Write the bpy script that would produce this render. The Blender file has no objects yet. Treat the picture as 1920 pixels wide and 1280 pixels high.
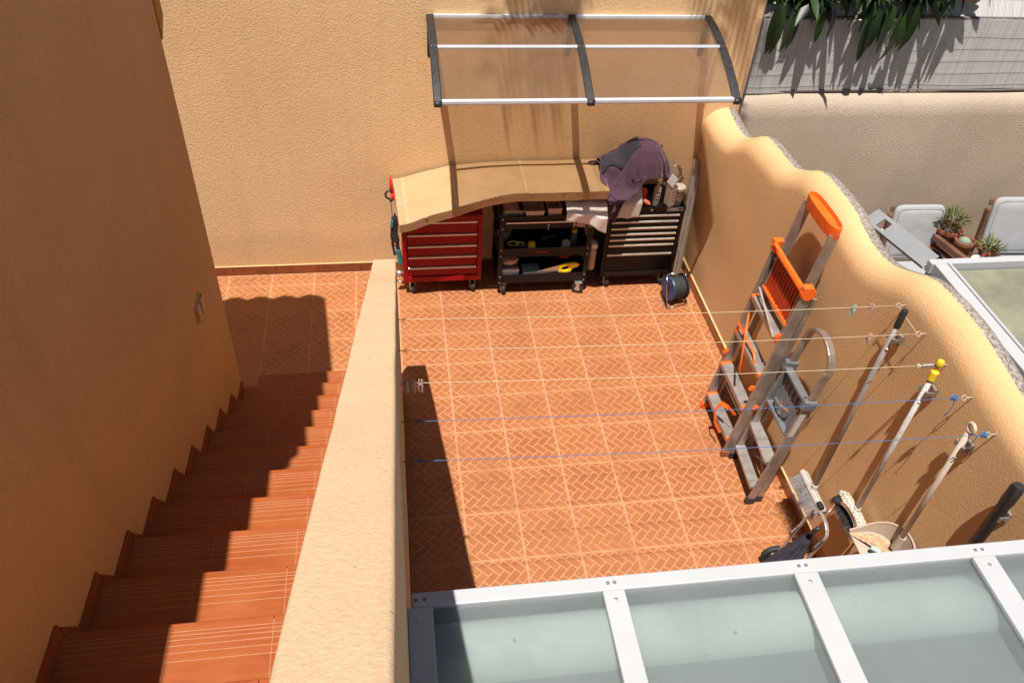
import bpy, bmesh, math, random
from mathutils import Vector, Matrix, noise, Euler
random.seed(7)
SC = bpy.context.scene
COL = SC.collection
# ------------------------------------------------------------------ camera, sky, sun, exposure
cam_d = bpy.data.cameras.new('camera'); cam = bpy.data.objects.new('camera', cam_d); COL.objects.link(cam)
cam.location = (-0.3326, -4.9890, 4.1826)
cam.rotation_euler = (math.radians(47.6758), math.radians(-3.1481), math.radians(-7.5410))
cam_d.sensor_width = 36; cam_d.lens = 28.936; cam_d.clip_start = .05; cam_d.clip_end = 500
SC.camera = cam
SUN = Vector((.147, .265, -1)).normalized()
w = bpy.data.worlds.new('World'); SC.world = w; w.use_nodes = True
wn = w.node_tree; bg = wn.nodes['Background']
sky = wn.nodes.new('ShaderNodeTexSky'); sky.sky_type = 'NISHITA'; sky.sun_disc = False
sky.sun_elevation = math.radians(73.1); sky.sun_rotation = math.radians(209)
sky.air_density = 1.0; sky.dust_density = 1.5
wn.links.new(sky.outputs[0], bg.inputs[0]); bg.inputs[1].default_value = .032
sd = bpy.data.lights.new('sun', 'SUN'); sd.energy = 4.0; sd.angle = math.radians(.53); sd.color = (1, .95, .87)
so = bpy.data.objects.new('sun', sd); COL.objects.link(so); so.location = (-3, -4, 12)
so.rotation_euler = SUN.to_track_quat('-Z', 'Y').to_euler()
SC.view_settings.view_transform = 'Standard'; SC.view_settings.look = 'None'
SC.view_settings.exposure = 0.9; SC.view_settings.gamma = 1
SC.cycles.max_bounces = 7; SC.cycles.diffuse_bounces = 3; SC.cycles.glossy_bounces = 3; SC.cycles.use_denoising = True; SC.cycles.transparent_max_bounces = 16

# ------------------------------------------------------------------ materials
def srgb(r, g, b):
    f = lambda c: (c/255/12.92 if c/255 <= .04045 else ((c/255+.055)/1.055)**2.4)
    return (f(r), f(g), f(b))
class NT:
    def __init__(s, name):
        s.m = bpy.data.materials.new(name); s.m.use_nodes = True
        s.n = s.m.node_tree.nodes; s.l = s.m.node_tree.links
        s.b = s.n['Principled BSDF']; s.out = s.n['Material Output']
    def add(s, t, **k):
        o = s.n.new(t)
        for a, b in k.items(): setattr(o, a, b)
        return o
    def link(s, a, b): s.l.new(a, b)
    def pos(s, obj=False, scale=(1, 1, 1)):
        if obj: src = s.add('ShaderNodeTexCoord').outputs['Object']
        else: src = s.add('ShaderNodeNewGeometry').outputs['Position']
        mp = s.add('ShaderNodeMapping'); mp.inputs['Scale'].default_value = scale
        s.link(src, mp.inputs[0]); return mp.outputs[0]
    def noise(s, vec, scale, detail=3, rough=.55):
        n = s.add('ShaderNodeTexNoise'); n.inputs['Scale'].default_value = scale
        n.inputs['Detail'].default_value = detail; n.inputs['Roughness'].default_value = rough
        if vec is not None: s.link(vec, n.inputs['Vector'])
        return n.outputs['Fac']
    def vor(s, vec, scale, feature='F1', out='Distance'):
        n = s.add('ShaderNodeTexVoronoi'); n.feature = feature; n.inputs['Scale'].default_value = scale
        s.link(vec, n.inputs['Vector']); return n.outputs[out]
    def ramp(s, fac, stops, interp='LINEAR'):
        r = s.add('ShaderNodeValToRGB'); e = r.color_ramp.elements; r.color_ramp.interpolation = interp
        while len(e) > 1: e.remove(e[-1])
        e[0].position = stops[0][0]; c = stops[0][1]; e[0].color = (*c, 1) if len(c) == 3 else c
        for p, c in stops[1:]:
            q = e.new(p); q.color = (*c, 1) if len(c) == 3 else c
        s.link(fac, r.inputs[0]); return r.outputs[0]
    def mix(s, fac, a, b, mode='MIX'):
        m = s.add('ShaderNodeMix', data_type='RGBA', blend_type=mode)
        for sock, v in ((m.inputs[0], fac), (m.inputs[6], a), (m.inputs[7], b)):
            if isinstance(v, (int, float)): sock.default_value = v
            elif isinstance(v, tuple): sock.default_value = (*v, 1)
            else: s.link(v, sock)
        return m.outputs[2]
    def math(s, op, a, b=0.):
        m = s.add('ShaderNodeMath', operation=op)
        for sock, v in ((m.inputs[0], a), (m.inputs[1], b)):
            if isinstance(v, (int, float)): sock.default_value = v
            else: s.link(v, sock)
        return m.outputs[0]
    def bump(s, h, strength=.5, dist=.01, prev=None):
        b = s.add('ShaderNodeBump'); b.inputs['Strength'].default_value = strength; b.inputs['Distance'].default_value = dist
        s.link(h, b.inputs['Height'])
        if prev is not None: s.link(prev, b.inputs['Normal'])
        s.link(b.outputs[0], s.b.inputs['Normal']); return b.outputs[0]
    def base(s, c):
        if isinstance(c, tuple): s.b.inputs['Base Color'].default_value = (*c, 1)
        else: s.link(c, s.b.inputs['Base Color'])
    def rough(s, r):
        if isinstance(r, (int, float)): s.b.inputs['Roughness'].default_value = r
        else: s.link(r, s.b.inputs['Roughness'])

def simple(name, col, rough=.5, metal=0., var=.12, scale=30, bump=0., bscale=80, spec=.5):
    t = NT(name); p = t.pos(True)
    n = t.noise(p, scale, 4)
    a = tuple(max(0, c*(1-var)) for c in col); b = tuple(min(1, c*(1+var)) for c in col)
    t.base(t.ramp(n, [(.3, a), (.7, b)])); t.rough(rough)
    t.rough(t.ramp(t.noise(p, scale*.6, 3), [(.3, (max(.03, rough-.08),)*3), (.7, (min(1, rough+.1),)*3)]))
    t.b.inputs['Metallic'].default_value = metal
    t.b.inputs['Specular IOR Level'].default_value = spec
    if bump: t.bump(t.noise(p, bscale, 3), bump, .004)
    return t.m

def stucco(name, c1, c2, lump=.5, grit=80., dist=.005):
    t = NT(name); p = t.pos()
    big = t.noise(p, 1.3, 3, .6); v = t.noise(p, grit, 3, .7)
    c = t.ramp(big, [(.3, c1), (.72, c2)])
    c = t.mix(t.ramp(v, [(.3, (.30,)*3), (.6, (0,)*3)]), c, tuple(x*.62 for x in c1))
    st = t.noise(t.pos(scale=(7, 7, .45)), 1.2, 3, .6)
    c = t.mix(t.ramp(st, [(.50, (0,)*3), (.8, (.22,)*3)]), c, tuple(x*.66 for x in c1))
    pit = t.vor(p, 17.)
    pm = t.ramp(pit, [(.035, (.6,)*3), (.075, (0,)*3)])
    c = t.mix(pm, c, tuple(x*.35 for x in c1))
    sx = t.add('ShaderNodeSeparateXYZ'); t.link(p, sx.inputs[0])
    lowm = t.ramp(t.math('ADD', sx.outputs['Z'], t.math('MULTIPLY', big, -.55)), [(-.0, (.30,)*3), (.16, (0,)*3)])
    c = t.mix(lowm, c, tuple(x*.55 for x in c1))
    pt = t.noise(t.pos(scale=(.8, .8, 1.3)), .9, 5, .65)
    c = t.mix(t.ramp(pt, [(.46, (0,)*3), (.60, (.20,)*3)]), c, tuple(min(1, x*y) for x, y in zip(c1, (.82, .76, .70))))
    t.base(c); t.rough(.92); t.b.inputs['Specular IOR Level'].default_value = .15
    t.bump(v, lump, dist)
    return t.m

Y1 = (.77, .50, .262); Y2 = (.83, .56, .305)
M = {}
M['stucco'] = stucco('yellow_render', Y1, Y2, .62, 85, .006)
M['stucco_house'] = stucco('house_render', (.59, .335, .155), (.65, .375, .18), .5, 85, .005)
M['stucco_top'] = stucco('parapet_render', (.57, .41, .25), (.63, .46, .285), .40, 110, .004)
M['grey_stucco'] = stucco('neighbour_render', (.42, .335, .255), (.49, .395, .305), .9, 80, .008)
M['pebble'] = simple('pebble_dash', (.34, .29, .25), .9, 0, .55, 90, .9, 90)
M['ocher'] = simple('ocher_paint', (.42, .22, .035), .8)

def wavy_wall_mat():
    t = NT('yellow_and_pebble_render'); p = t.pos()
    sx = t.add('ShaderNodeSeparateXYZ'); t.link(p, sx.inputs[0])
    n = t.noise(p, 45, 3)
    xx = t.math('ADD', sx.outputs['X'], t.math('MULTIPLY', t.math('SUBTRACT', n, .5), .02))
    k = t.math('GREATER_THAN', xx, 2.19)
    v = t.noise(p, 85, 4, .75)
    big = t.noise(p, 1.5, 5)
    y = t.ramp(big, [(.3, (.635, .388, .188)), (.72, (.69, .435, .22))])
    y = t.mix(t.ramp(v, [(.3, (.30,)*3), (.6, (0,)*3)]), y, (.43, .25, .12))
    sp = t.vor(p, 110, out='Color')
    g = t.mix(t.ramp(sp, [(.2, (0,)*3), (.8, (1,)*3)]), (.15, .125, .11), (.37, .32, .285))
    t.base(t.mix(k, y, g)); t.rough(.92); t.b.inputs['Specular IOR Level'].default_value = .15
    t.bump(v, .6, .006); return t.m
M['wavy'] = wavy_wall_mat()

def brick_mat():
    t = NT('terracotta_brick_print'); p = t.pos()
    g = t.add('ShaderNodeNewGeometry')
    oi = t.add('ShaderNodeObjectInfo')
    c = t.ramp(g.outputs['Random Per Island'], [(0, (0.2707, 0.0801, 0.0242)), (.5, (0.3112, 0.1025, 0.0323)), (1, (0.3520, 0.1289, 0.0441))])
    m = t.noise(p, 55, 4, .7)
    c = t.mix(t.ramp(m, [(.3, (.8,)*3), (.6, (0,)*3)]), c, (0.2617, 0.0890, 0.0330))
    m2 = t.noise(p, 120, 3, .6)
    c = t.mix(t.ramp(m2, [(.60, (0,)*3), (.74, (.6,)*3)]), c, (0.1715, 0.0534, 0.0198))
    big = t.noise(p, 1.1, 3)
    c = t.mix(t.ramp(big, [(.35, (0,)*3), (.7, (.28,)*3)]), c, (0.3609, 0.1469, 0.0587))
    c = t.mix(t.math('MULTIPLY', oi.outputs['Random'], .34), c, (0.3790, 0.1469, 0.0515))
    st = t.noise(p, 2.3, 5, .62)
    c = t.mix(t.ramp(st, [(.54, (0,)*3), (.68, (.22,)*3)]), c, (.21, .075, .030))
    t.base(c); t.rough(t.ramp(m, [(.3, (.42,)*3), (.7, (.6,)*3)]))
    t.bump(t.noise(p, 160, 3), .15, .002); return t.m
M['brick'] = brick_mat()
M['joint'] = simple('pale_tile_joint', (0.4350, 0.2126, 0.0773), .65, 0, .12, 14)
def joint_mat():
    t = NT('pale_tile_joint_dirty'); p = t.pos()
    c = t.ramp(t.noise(p, 14, 3), [(.3, (.405, .19, .086)), (.7, (.465, .22, .103))])
    c = t.mix(t.ramp(t.noise(p, 2.3, 5, .62), [(.50, (0,)*3), (.68, (.55,)*3)]), c, (.26, .105, .045))
    t.base(c); t.rough(.65); return t.m
M['joint'] = joint_mat()
M['grout'] = simple('floor_grout', (0.435, 0.2175, 0.1218), .85, 0, .15, 20)
def tread_mat():
    t = NT('glazed_stair_tile'); p = t.pos(scale=(3, 34, 34)); q = t.pos()
    oi = t.add('ShaderNodeObjectInfo')
    c = t.ramp(t.noise(p, 1.6, 4), [(.3, (.235, .054, .013)), (.7, (.31, .080, .021))])
    c = t.mix(t.ramp(t.noise(q, 5.5, 4), [(.4, (0,)*3), (.75, (.6,)*3)]), c, (.35, .112, .037))
    c = t.mix(t.math('MULTIPLY', oi.outputs['Random'], .25), c, (.24, .06, .018))
    t.base(c); t.rough(t.ramp(t.noise(q, 9, 4), [(.3, (.32,)*3), (.7, (.5,)*3)]))
    t.b.inputs['Specular IOR Level'].default_value = .25; t.bump(t.noise(p, 3, 3), .12, .002); return t.m
M['tread'] = tread_mat()
M['stair_grout'] = simple('stair_grout', (.36, .15, .07), .8)
M['tread_line'] = simple('groove_highlight', (.32, .098, .032), .5, 0, .35, 60)
M['skirt'] = simple('brown_glazed_skirting', (.22, .058, .017), .4, 0, .22, 9)
M['skirt_r'] = simple('brown_skirting', (.28, .088, .03), .35, 0, .2, 9)
M['bead'] = simple('skirting_plaster_bead', (.56, .37, .18), .8)
M['concrete'] = simple('bare_concrete', (.36, .31, .26), .9, 0, .2, 6, .3)
M['alu'] = simple('brushed_aluminium', (.62, .60, .57), .38, .75, .12, 18)
M['alu_dull'] = simple('weathered_aluminium', (.40, .365, .34), .45, .6, .2, 14)
M['alu_brown'] = simple('aged_aluminium', (.34, .29, .255), .38, .6, .22, 12)
M['chrome'] = simple('chrome', (.78, .76, .74), .12, 1., .05)
M['white_pc'] = simple('white_powder_coat', (.40, .405, .42), .4, 0, .035, 5)
M['grey_pc'] = simple('grey_powder_coat', (.22, .225, .235), .45, 0, .05, 8)
M['black_pl'] = simple('black_plastic', (.018, .018, .02), .45, 0, .3, 40)
M['black_metal'] = simple('black_painted_steel', (.009, .007, .007), .42, 0, .25, 12, spec=.22)
M['red'] = simple('red_painted_steel', (.28, .003, .004), .4, 0, .12, 6, spec=.2)
M['orange'] = simple('orange_plastic', (.86, .13, .012), .38, 0, .14, 18)
M['dkorange'] = simple('orange_ribbed_plastic', (.36, .036, .004), .5, 0, .2, 18)
M['grey_pl'] = simple('grey_plastic', (.125, .13, .14), .5, 0, .14, 16)
M['ltgrey_pl'] = simple('pale_grey_plastic', (.44, .41, .38), .5, 0, .1, 16)
M['beige_pl'] = simple('beige_plastic', (.40, .305, .235), .5, 0, .1, 12)
M['white_pl'] = simple('white_plastic', (.58, .57, .55), .4, 0, .05)
M['offwhite'] = simple('off_white_plastic', (.46, .37, .30), .45, 0, .06)
M['rubber'] = simple('black_rubber', (.02, .02, .02), .7)
M['steel'] = simple('zinc_steel', (.55, .52, .49), .35, .8, .1)
M['rust'] = simple('rusty_hook', (.22, .08, .035), .7, .3, .3, 60)
M['rope_w'] = simple('cream_rope', (.50, .41, .28), .8, 0, .15, 200)
M['rope_b'] = simple('blue_rope', (.04, .13, .30), .7, 0, .25, 200)
M['blue_pl'] = simple('blue_plastic', (.03, .14, .42), .4)
M['teal'] = simple('teal_plastic', (.02, .17, .19), .45, 0, .2)
M['red_pl'] = simple('red_plastic', (.72, .02, .015), .35)
M['yellow_pl'] = simple('yellow_plastic', (.80, .52, .02), .4)
M['pink_pl'] = simple('pink_plastic', (.55, .34, .28), .5)
M['cyan_pl'] = simple('pale_cyan_plastic', (.32, .46, .46), .5)
M['brown_pot'] = simple('terracotta_pot', (.25, .08, .042), .8, 0, .15, 20)
M['wood'] = simple('brown_wood', (.13, .055, .032), .65, 0, .3, 8)
M['cushion'] = simple('pale_grey_cushion', (.31, .315, .33), .9, 0, .06, 6, .25, 260)
M['paper'] = simple('white_paper', (.58, .57, .55), .85, 0, .04, 8)
M['navy'] = simple('dark_navy_fabric', (.035, .033, .055), .8, 0, .25, 10)
M['stone'] = simple('neighbour_floor_stone', (.34, .28, .22), .85, 0, .15, 3)
M['soil'] = simple('dark_soil', (.05, .032, .022), .95, 0, .4, 60, .6)
M['dirt'] = simple('swept_dirt', (.42, .27, .16), .95, 0, .45, 70, .8, 60)
M['bristle_g'] = simple('grey_bristles', (.23, .22, .22), .8, 0, .4, 90)
M['bristle_b'] = simple('black_bristles', (.014, .014, .018), .6, 0, .4, 90)
M['label'] = simple('printed_label', (.06, .05, .05), .5)
M['letter'] = simple('silver_lettering', (.62, .58, .54), .35, .5)
M['clearbag'] = None
def cardboard():
    t = NT('corrugated_cardboard'); p = t.pos(); g = t.noise(p, 3, 5, .6)
    c = t.ramp(g, [(.3, (.42, .26, .13)), (.7, (.50, .32, .165))])
    wv = t.add('ShaderNodeTexWave'); wv.wave_type = 'BANDS'; wv.bands_direction = 'X'; wv.inputs['Scale'].default_value = 26; wv.inputs['Distortion'].default_value = .6
    t.link(p, wv.inputs['Vector'])
    c = t.mix(t.math('MULTIPLY', wv.outputs['Fac'], .3), c, (.26, .15, .07))
    c = t.mix(t.ramp(t.noise(t.pos(scale=(1, 6, 6)), 4, 4), [(.55, (0,)*3), (.8, (.3,)*3)]), c, (.26, .15, .07))
    t.base(c); t.rough(.85); t.bump(wv.outputs['Fac'], .06, .003); return t.m
M['card'] = cardboard()
M['card_tape'] = simple('brown_parcel_tape', (.42, .26, .14), .28, 0, .1, 10)
M['card_torn'] = simple('torn_cardboard', (.48, .33, .19), .9, 0, .2, 40)
def fabric(name, c1, c2, sc=1.):
    t = NT(name); p = t.pos(True)
    c = t.ramp(t.noise(p, 6, 4), [(.3, c1), (.7, c2)])
    wv = t.add('ShaderNodeTexWave'); wv.bands_direction = 'X'; wv.inputs['Scale'].default_value = 130; wv.inputs['Distortion'].default_value = 1.5
    t.link(p, wv.inputs['Vector'])
    c = t.mix(t.math('MULTIPLY', wv.outputs['Fac'], .2), c, tuple(x*.6 for x in c1))
    t.base(c); t.rough(.9); t.b.inputs['Sheen Weight'].default_value = .3
    t.bump(t.noise(p, 9, 2), .25, .012); return t.m
M['purple'] = fabric('purple_cotton', (.088, .040, .085), (.118, .056, .108))
M['white_cloth'] = fabric('white_rag', (.66, .60, .57), (.74, .69, .66))
def terrazzo(name, base, spot, sc, thr):
    t = NT(name); p = t.pos(True); v = t.vor(p, sc)
    k = t.ramp(v, [(thr, (1,)*3), (thr+.06, (0,)*3)])
    t.base(t.mix(k, base, spot)); t.rough(.45); return t.m
M['terrazzo'] = terrazzo('speckled_cream_plastic', (.56, .52, .44), (.02, .02, .02), 95, .26)
M['speckle'] = terrazzo('speckled_grey_plastic', (.47, .45, .43), (.22, .20, .19), 120, .28)
def leafmat(name, c1, c2, trans=.35):
    t = NT(name); p = t.pos(); oi = t.add('ShaderNodeObjectInfo')
    c = t.mix(oi.outputs['Random'], c1, c2)
    c = t.mix(t.ramp(t.noise(p, 40, 3), [(.35, (.35,)*3), (.65, (0,)*3)]), c, tuple(x*.5 for x in c1))
    t.base(c); t.rough(.42)
    tr = t.add('ShaderNodeBsdfTranslucent'); t.link(c, tr.inputs[0])
    mx = t.add('ShaderNodeMixShader'); mx.inputs[0].default_value = trans
    t.link(t.b.outputs[0], mx.inputs[1]); t.link(tr.outputs[0], mx.inputs[2]); t.link(mx.outputs[0], t.out.inputs[0])
    return t.m
M['leaf'] = leafmat('dark_glossy_leaf', (.007, .020, .005), (.028, .070, .010), .25)
M['leaf2'] = leafmat('yellow_green_leaf', (.06, .085, .02), (.17, .17, .045), .3)
M['palm'] = leafmat('palm_leaf', (.05, .10, .025), (.09, .14, .04), .2)
M['stem'] = simple('green_brown_stem', (.12, .11, .05), .7)
M['trunk'] = simple('palm_trunk', (.16, .11, .07), .9, 0, .3, 20, .8, 30)
def sheet(name, tint, trans, diff, gloss=.06, rough=.18, spots=True, translucent=.5, lo=.86):
    """polycarbonate / frosted pane: see-through, milky scatter and a sheen"""
    t = NT(name); p = t.pos()
    tp = t.add('ShaderNodeBsdfTransparent'); tp.inputs[0].default_value = (*tint, 1)
    df = t.add('ShaderNodeBsdfDiffuse'); tl = t.add('ShaderNodeBsdfTranslucent')
    dirt = t.noise(p, 4, 5, .6)
    c = t.ramp(dirt, [(.3, tuple(x*lo for x in diff)), (.7, diff)])
    t.link(c, df.inputs[0]); t.link(c, tl.inputs[0])
    m1 = t.add('ShaderNodeMixShader'); m1.inputs[0].default_value = translucent
    t.link(df.outputs[0], m1.inputs[1]); t.link(tl.outputs[0], m1.inputs[2])
    m2 = t.add('ShaderNodeMixShader')
    if spots:
        sp = t.vor(p, 9.); pk = t.noise(p, 3.3, 2)
        k = t.math('MULTIPLY', t.ramp(sp, [(.03, (1,)*3), (.05, (0,)*3)]), t.ramp(pk, [(.5, (0,)*3), (.56, (.8,)*3)]))
        f = t.math('SUBTRACT', trans, t.math('MULTIPLY', k, trans*.8))
        f = t.math('SUBTRACT', f, t.math('MULTIPLY', t.ramp(dirt, [(.45, (0,)*3), (.8, (1,)*3)]), .1))
        t.link(f, m2.inputs[0])
    else: m2.inputs[0].default_value = trans
    t.link(m1.outputs[0], m2.inputs[1]); t.link(tp.outputs[0], m2.inputs[2])
    gl = t.add('ShaderNodeBsdfGlossy'); gl.inputs['Roughness'].default_value = rough
    fr = t.add('ShaderNodeFresnel'); fr.inputs[0].default_value = 1.45
    m3 = t.add('ShaderNodeMixShader'); t.link(t.math('ADD', t.math('MULTIPLY', fr.outputs[0], .8), gloss*.2), m3.inputs[0])
    t.link(m2.outputs[0], m3.inputs[1]); t.link(gl.outputs[0], m3.inputs[2])
    t.link(m3.outputs[0], t.out.inputs[0]); t.n.remove(t.b)
    return t.m
M['poly'] = sheet('smoked_polycarbonate', (.96, .93, .88), .78, (.36, .28, .20), .05, .2)
M['alu_white'] = simple('bright_aluminium', (.62, .65, .70), .35, .25, .06, 14)
M['frost'] = sheet('frosted_glass', (.94, .97, .97), .64, (.30, .325, .325), .05, .3, True, .45)
M['nglass'] = sheet('weathered_green_glass', (.75, .78, .68), .22, (.40, .40, .29), .04, .4, True, .3, .6)
M['clear'] = sheet('clear_plastic', (.92, .92, .92), .72, (.7, .68, .66), .1, .1, False)

# ------------------------------------------------------------------ mesh helpers
ORG = {}
class MB:
    def __init__(s): s.v = []; s.f = []; s.mi = []; s.cur = 0
    def add(s, vs, fs):
        o = len(s.v); s.v += [Vector(p) for p in vs]
        for f in fs: s.f.append([i+o for i in f]); s.mi.append(s.cur)
        return s
    def box(s, c, d, R=None):
        x, y, z = (a/2 for a in d); c = Vector(c)
        vs = [Vector(p) for p in ((-x,-y,-z),(x,-y,-z),(x,y,-z),(-x,y,-z),(-x,-y,z),(x,-y,z),(x,y,z),(-x,y,z))]
        if R is not None: vs = [R @ p for p in vs]
        return s.add([c+p for p in vs], [(0,3,2,1),(4,5,6,7),(0,1,5,4),(1,2,6,5),(2,3,7,6),(3,0,4,7)])
    def bb(s, x0, x1, y0, y1, z0, z1): return s.box(((x0+x1)/2, (y0+y1)/2, (z0+z1)/2), (x1-x0, y1-y0, z1-z0))
    def bar(s, a, b, wd, th, up=(0, 0, 1)):
        a = Vector(a); b = Vector(b); d = (b-a).normalized(); u = Vector(up); sd_ = d.cross(u)
        if sd_.length < 1e-4: sd_ = d.cross(Vector((1, 0, 0)))
        sd_.normalize(); u = sd_.cross(d).normalized()
        vs = []
        for p in (a, b):
            for i, j in ((-1,-1),(1,-1),(1,1),(-1,1)): vs.append(p + sd_*i*wd/2 + u*j*th/2)
        return s.add(vs, [(3,2,1,0),(4,5,6,7),(0,1,5,4),(1,2,6,5),(2,3,7,6),(3,0,4,7)])
    def tube(s, pts, r, n=8, closed=False):
        pts = [Vector(p) for p in pts]; m = len(pts); rs = r if isinstance(r, (list, tuple)) else [r]*m
        up = None; vs = []
        for i, p in enumerate(pts):
            if closed: d = (pts[(i+1) % m]-pts[i-1])
            else: d = pts[min(i+1, m-1)]-pts[max(i-1, 0)]
            d.normalize()
            if up is None: up = Vector((0, 0, 1)) if abs(d.z) < .9 else Vector((1, 0, 0))
            e1 = d.cross(up)
            if e1.length < 1e-5: e1 = d.cross(Vector((0, 1, 0)))
            e1.normalize(); e2 = e1.cross(d).normalized(); up = e2
            for k in range(n):
                a = 2*math.pi*k/n; vs.append(p + e1*math.cos(a)*rs[i] + e2*math.sin(a)*rs[i])
        fs = []
        for i in range(m if closed else m-1):
            for k in range(n):
                a = i*n+k; b = i*n+(k+1) % n; c = ((i+1) % m)*n+(k+1) % n; d_ = ((i+1) % m)*n+k
                fs.append((a, b, c, d_))
        if not closed: fs.append(tuple(range(n-1, -1, -1))); fs.append(tuple((m-1)*n+k for k in range(n)))
        return s.add(vs, fs)
    def lathe(s, prof, base, axis=(0, 0, 1), n=20):
        ax = Vector(axis).normalized(); e1 = ax.cross(Vector((0, 0, 1)))
        if e1.length < 1e-4: e1 = Vector((1, 0, 0))
        e1.normalize(); e2 = ax.cross(e1); base = Vector(base); vs = []
        for r, h in prof:
            for k in range(n):
                a = 2*math.pi*k/n; vs.append(base + ax*h + (e1*math.cos(a)+e2*math.sin(a))*max(r, 1e-4))
        fs = []
        for i in range(len(prof)-1):
            for k in range(n): fs.append((i*n+k, i*n+(k+1) % n, (i+1)*n+(k+1) % n, (i+1)*n+k))
        fs.append(tuple(range(n-1, -1, -1))); fs.append(tuple((len(prof)-1)*n+k for k in range(n)))
        return s.add(vs, fs)
    def cyl(s, a, b, r, n=16):
        a = Vector(a); b = Vector(b); return s.lathe([(r, 0), (r, (b-a).length)], a, b-a, n)
    def prism(s, poly, fn, t0, t1):
        n = len(poly); vs = [fn(p, t0) for p in poly]+[fn(p, t1) for p in poly]
        fs = [tuple(range(n-1, -1, -1)), tuple(range(n, 2*n))]+[(i, (i+1) % n, n+(i+1) % n, n+i) for i in range(n)]
        return s.add(vs, fs)
    def grid(s, fn, nu, nv, closed_u=False):
        vs = [fn(i/(nu-1 if not closed_u else nu), j/(nv-1)) for j in range(nv) for i in range(nu)]; fs = []
        for j in range(nv-1):
            for i in range(nu if closed_u else nu-1):
                a = j*nu+i; b = j*nu+(i+1) % nu; fs.append((a, b, b+nu, a+nu))
        return s.add(vs, fs)
    def mesh(s, name, mats, org=(0, 0, 0), smooth=False):
        me = bpy.data.meshes.new(name); o = Vector(org)
        me.from_pydata([p-o for p in s.v], [], s.f)
        for m in (mats if isinstance(mats, (list, tuple)) else [mats]): me.materials.append(m)
        me.polygons.foreach_set('material_index', s.mi)
        bm = bmesh.new(); bm.from_mesh(me); bmesh.ops.recalc_face_normals(bm, faces=bm.faces); bm.to_mesh(me); bm.free()
        if smooth: me.polygons.foreach_set('use_smooth', [True]*len(me.polygons))
        me.update(); return me
    def build(s, name, mats, parent=None, smooth=False, bevel=0., seg=2, org=None, autos=None):
        og = Vector(org) if org is not None else (ORG[parent.name] if parent else Vector((0, 0, 0)))
        me = s.mesh(name, mats, og, smooth); o = bpy.data.objects.new(name, me); COL.objects.link(o)
        if parent: o.parent = parent
        else: o.location = og
        ORG[o.name] = og
        if bevel:
            b = o.modifiers.new('bevel', 'BEVEL'); b.width = bevel; b.segments = seg; b.limit_method = 'ANGLE'; b.angle_limit = math.radians(40)
        if autos: smooth_angle(me, autos)
        return o
def smooth_angle(me, deg):
    me.polygons.foreach_set('use_smooth', [True]*len(me.polygons))
    bm = bmesh.new(); bm.from_mesh(me)
    for e in bm.edges:
        if len(e.link_faces) == 2 and e.calc_face_angle() > math.radians(deg): e.smooth = False
    bm.to_mesh(me); bm.free()
def tag(o, label, cat, group=None):
    o['label'] = label; o['category'] = cat
    if group: o['group'] = group
    return o
def thing(name, label, cat, loc=(0, 0, 0), group=None):
    o = bpy.data.objects.new(name, None); COL.objects.link(o); o.location = loc; o.empty_display_size = .1
    ORG[o.name] = Vector(loc); return tag(o, label, cat, group)
def inst(name, me, parent, loc, rot=(0, 0, 0), scale=None):
    """an object sharing mesh data, placed in world coordinates under a thing"""
    o = bpy.data.objects.new(name, me); COL.objects.link(o)
    if parent: o.parent = parent; o.location = Vector(loc)-ORG[parent.name]
    else: o.location = loc
    o.rotation_euler = rot
    if scale: o.scale = scale
    ORG[o.name] = Vector(loc); return o
def text_mesh(txt, size, depth, mat):
    c = bpy.data.curves.new('lettering', 'FONT'); c.body = txt; c.size = size; c.extrude = depth; c.space_character = 1.05
    o = bpy.data.objects.new('lettering', c); COL.objects.link(o); bpy.context.view_layer.update()
    me = bpy.data.meshes.new_from_object(o.evaluated_get(bpy.context.evaluated_depsgraph_get()))
    bpy.data.objects.remove(o); me.materials.clear(); me.materials.append(mat); return me
def fbm(p, o=4): return noise.fractal(Vector(p), 1.0, 2.0, o)
def lerp(a, b, t): return a+(b-a)*t
def interp(tab, x):
    tab = sorted(tab)
    if x <= tab[0][0]: return tab[0][1]
    if x >= tab[-1][0]: return tab[-1][1]
    for i in range(len(tab)-1):
        if tab[i][0] <= x <= tab[i+1][0]:
            t = (x-tab[i][0])/(tab[i+1][0]-tab[i][0]); a, b = tab[i][1], tab[i+1][1]
            m0 = (tab[i+1][1]-tab[i-1][1])/(tab[i+1][0]-tab[i-1][0]) if i > 0 else 0
            m1 = (tab[i+2][1]-tab[i][1])/(tab[i+2][0]-tab[i][0]) if i+2 < len(tab) else 0
            h = tab[i+1][0]-tab[i][0]
            return (2*t**3-3*t*t+1)*a+(t**3-2*t*t+t)*h*m0+(-2*t**3+3*t*t)*b+(t**3-t*t)*h*m1
T = .333
XL, XP0, XP1 = -1.345, -.472, -.345      # house wall face, parapet faces
YB = .49                                 # face of the back wall
XR = 2.08                                # foot of the wavy wall
RISE, RUN, N1 = .1707, .2795, -.852      # stair rise, run and the first nosing

# ------------------------------------------------------------------ ground and floors
g = MB(); g.add([(-60, -60, -.5), (60, -60, -.5), (60, 60, -.5), (-60, 60, -.5)], [(0, 1, 2, 3)])
ground = g.build('ground', M['concrete']); ground['kind'] = 'structure'
g = MB(); g.bb(-3.4, 2.3, -6.5, .7, -.3, -.0034)
floor = g.build('patio_floor', M['grout']); floor['kind'] = 'structure'
g = MB(); g.bb(2.29, 8, -6.5, .7, -.45, -.35)
nfl = g.build('neighbour_patio_floor', M['stone']); nfl['kind'] = 'structure'

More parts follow.
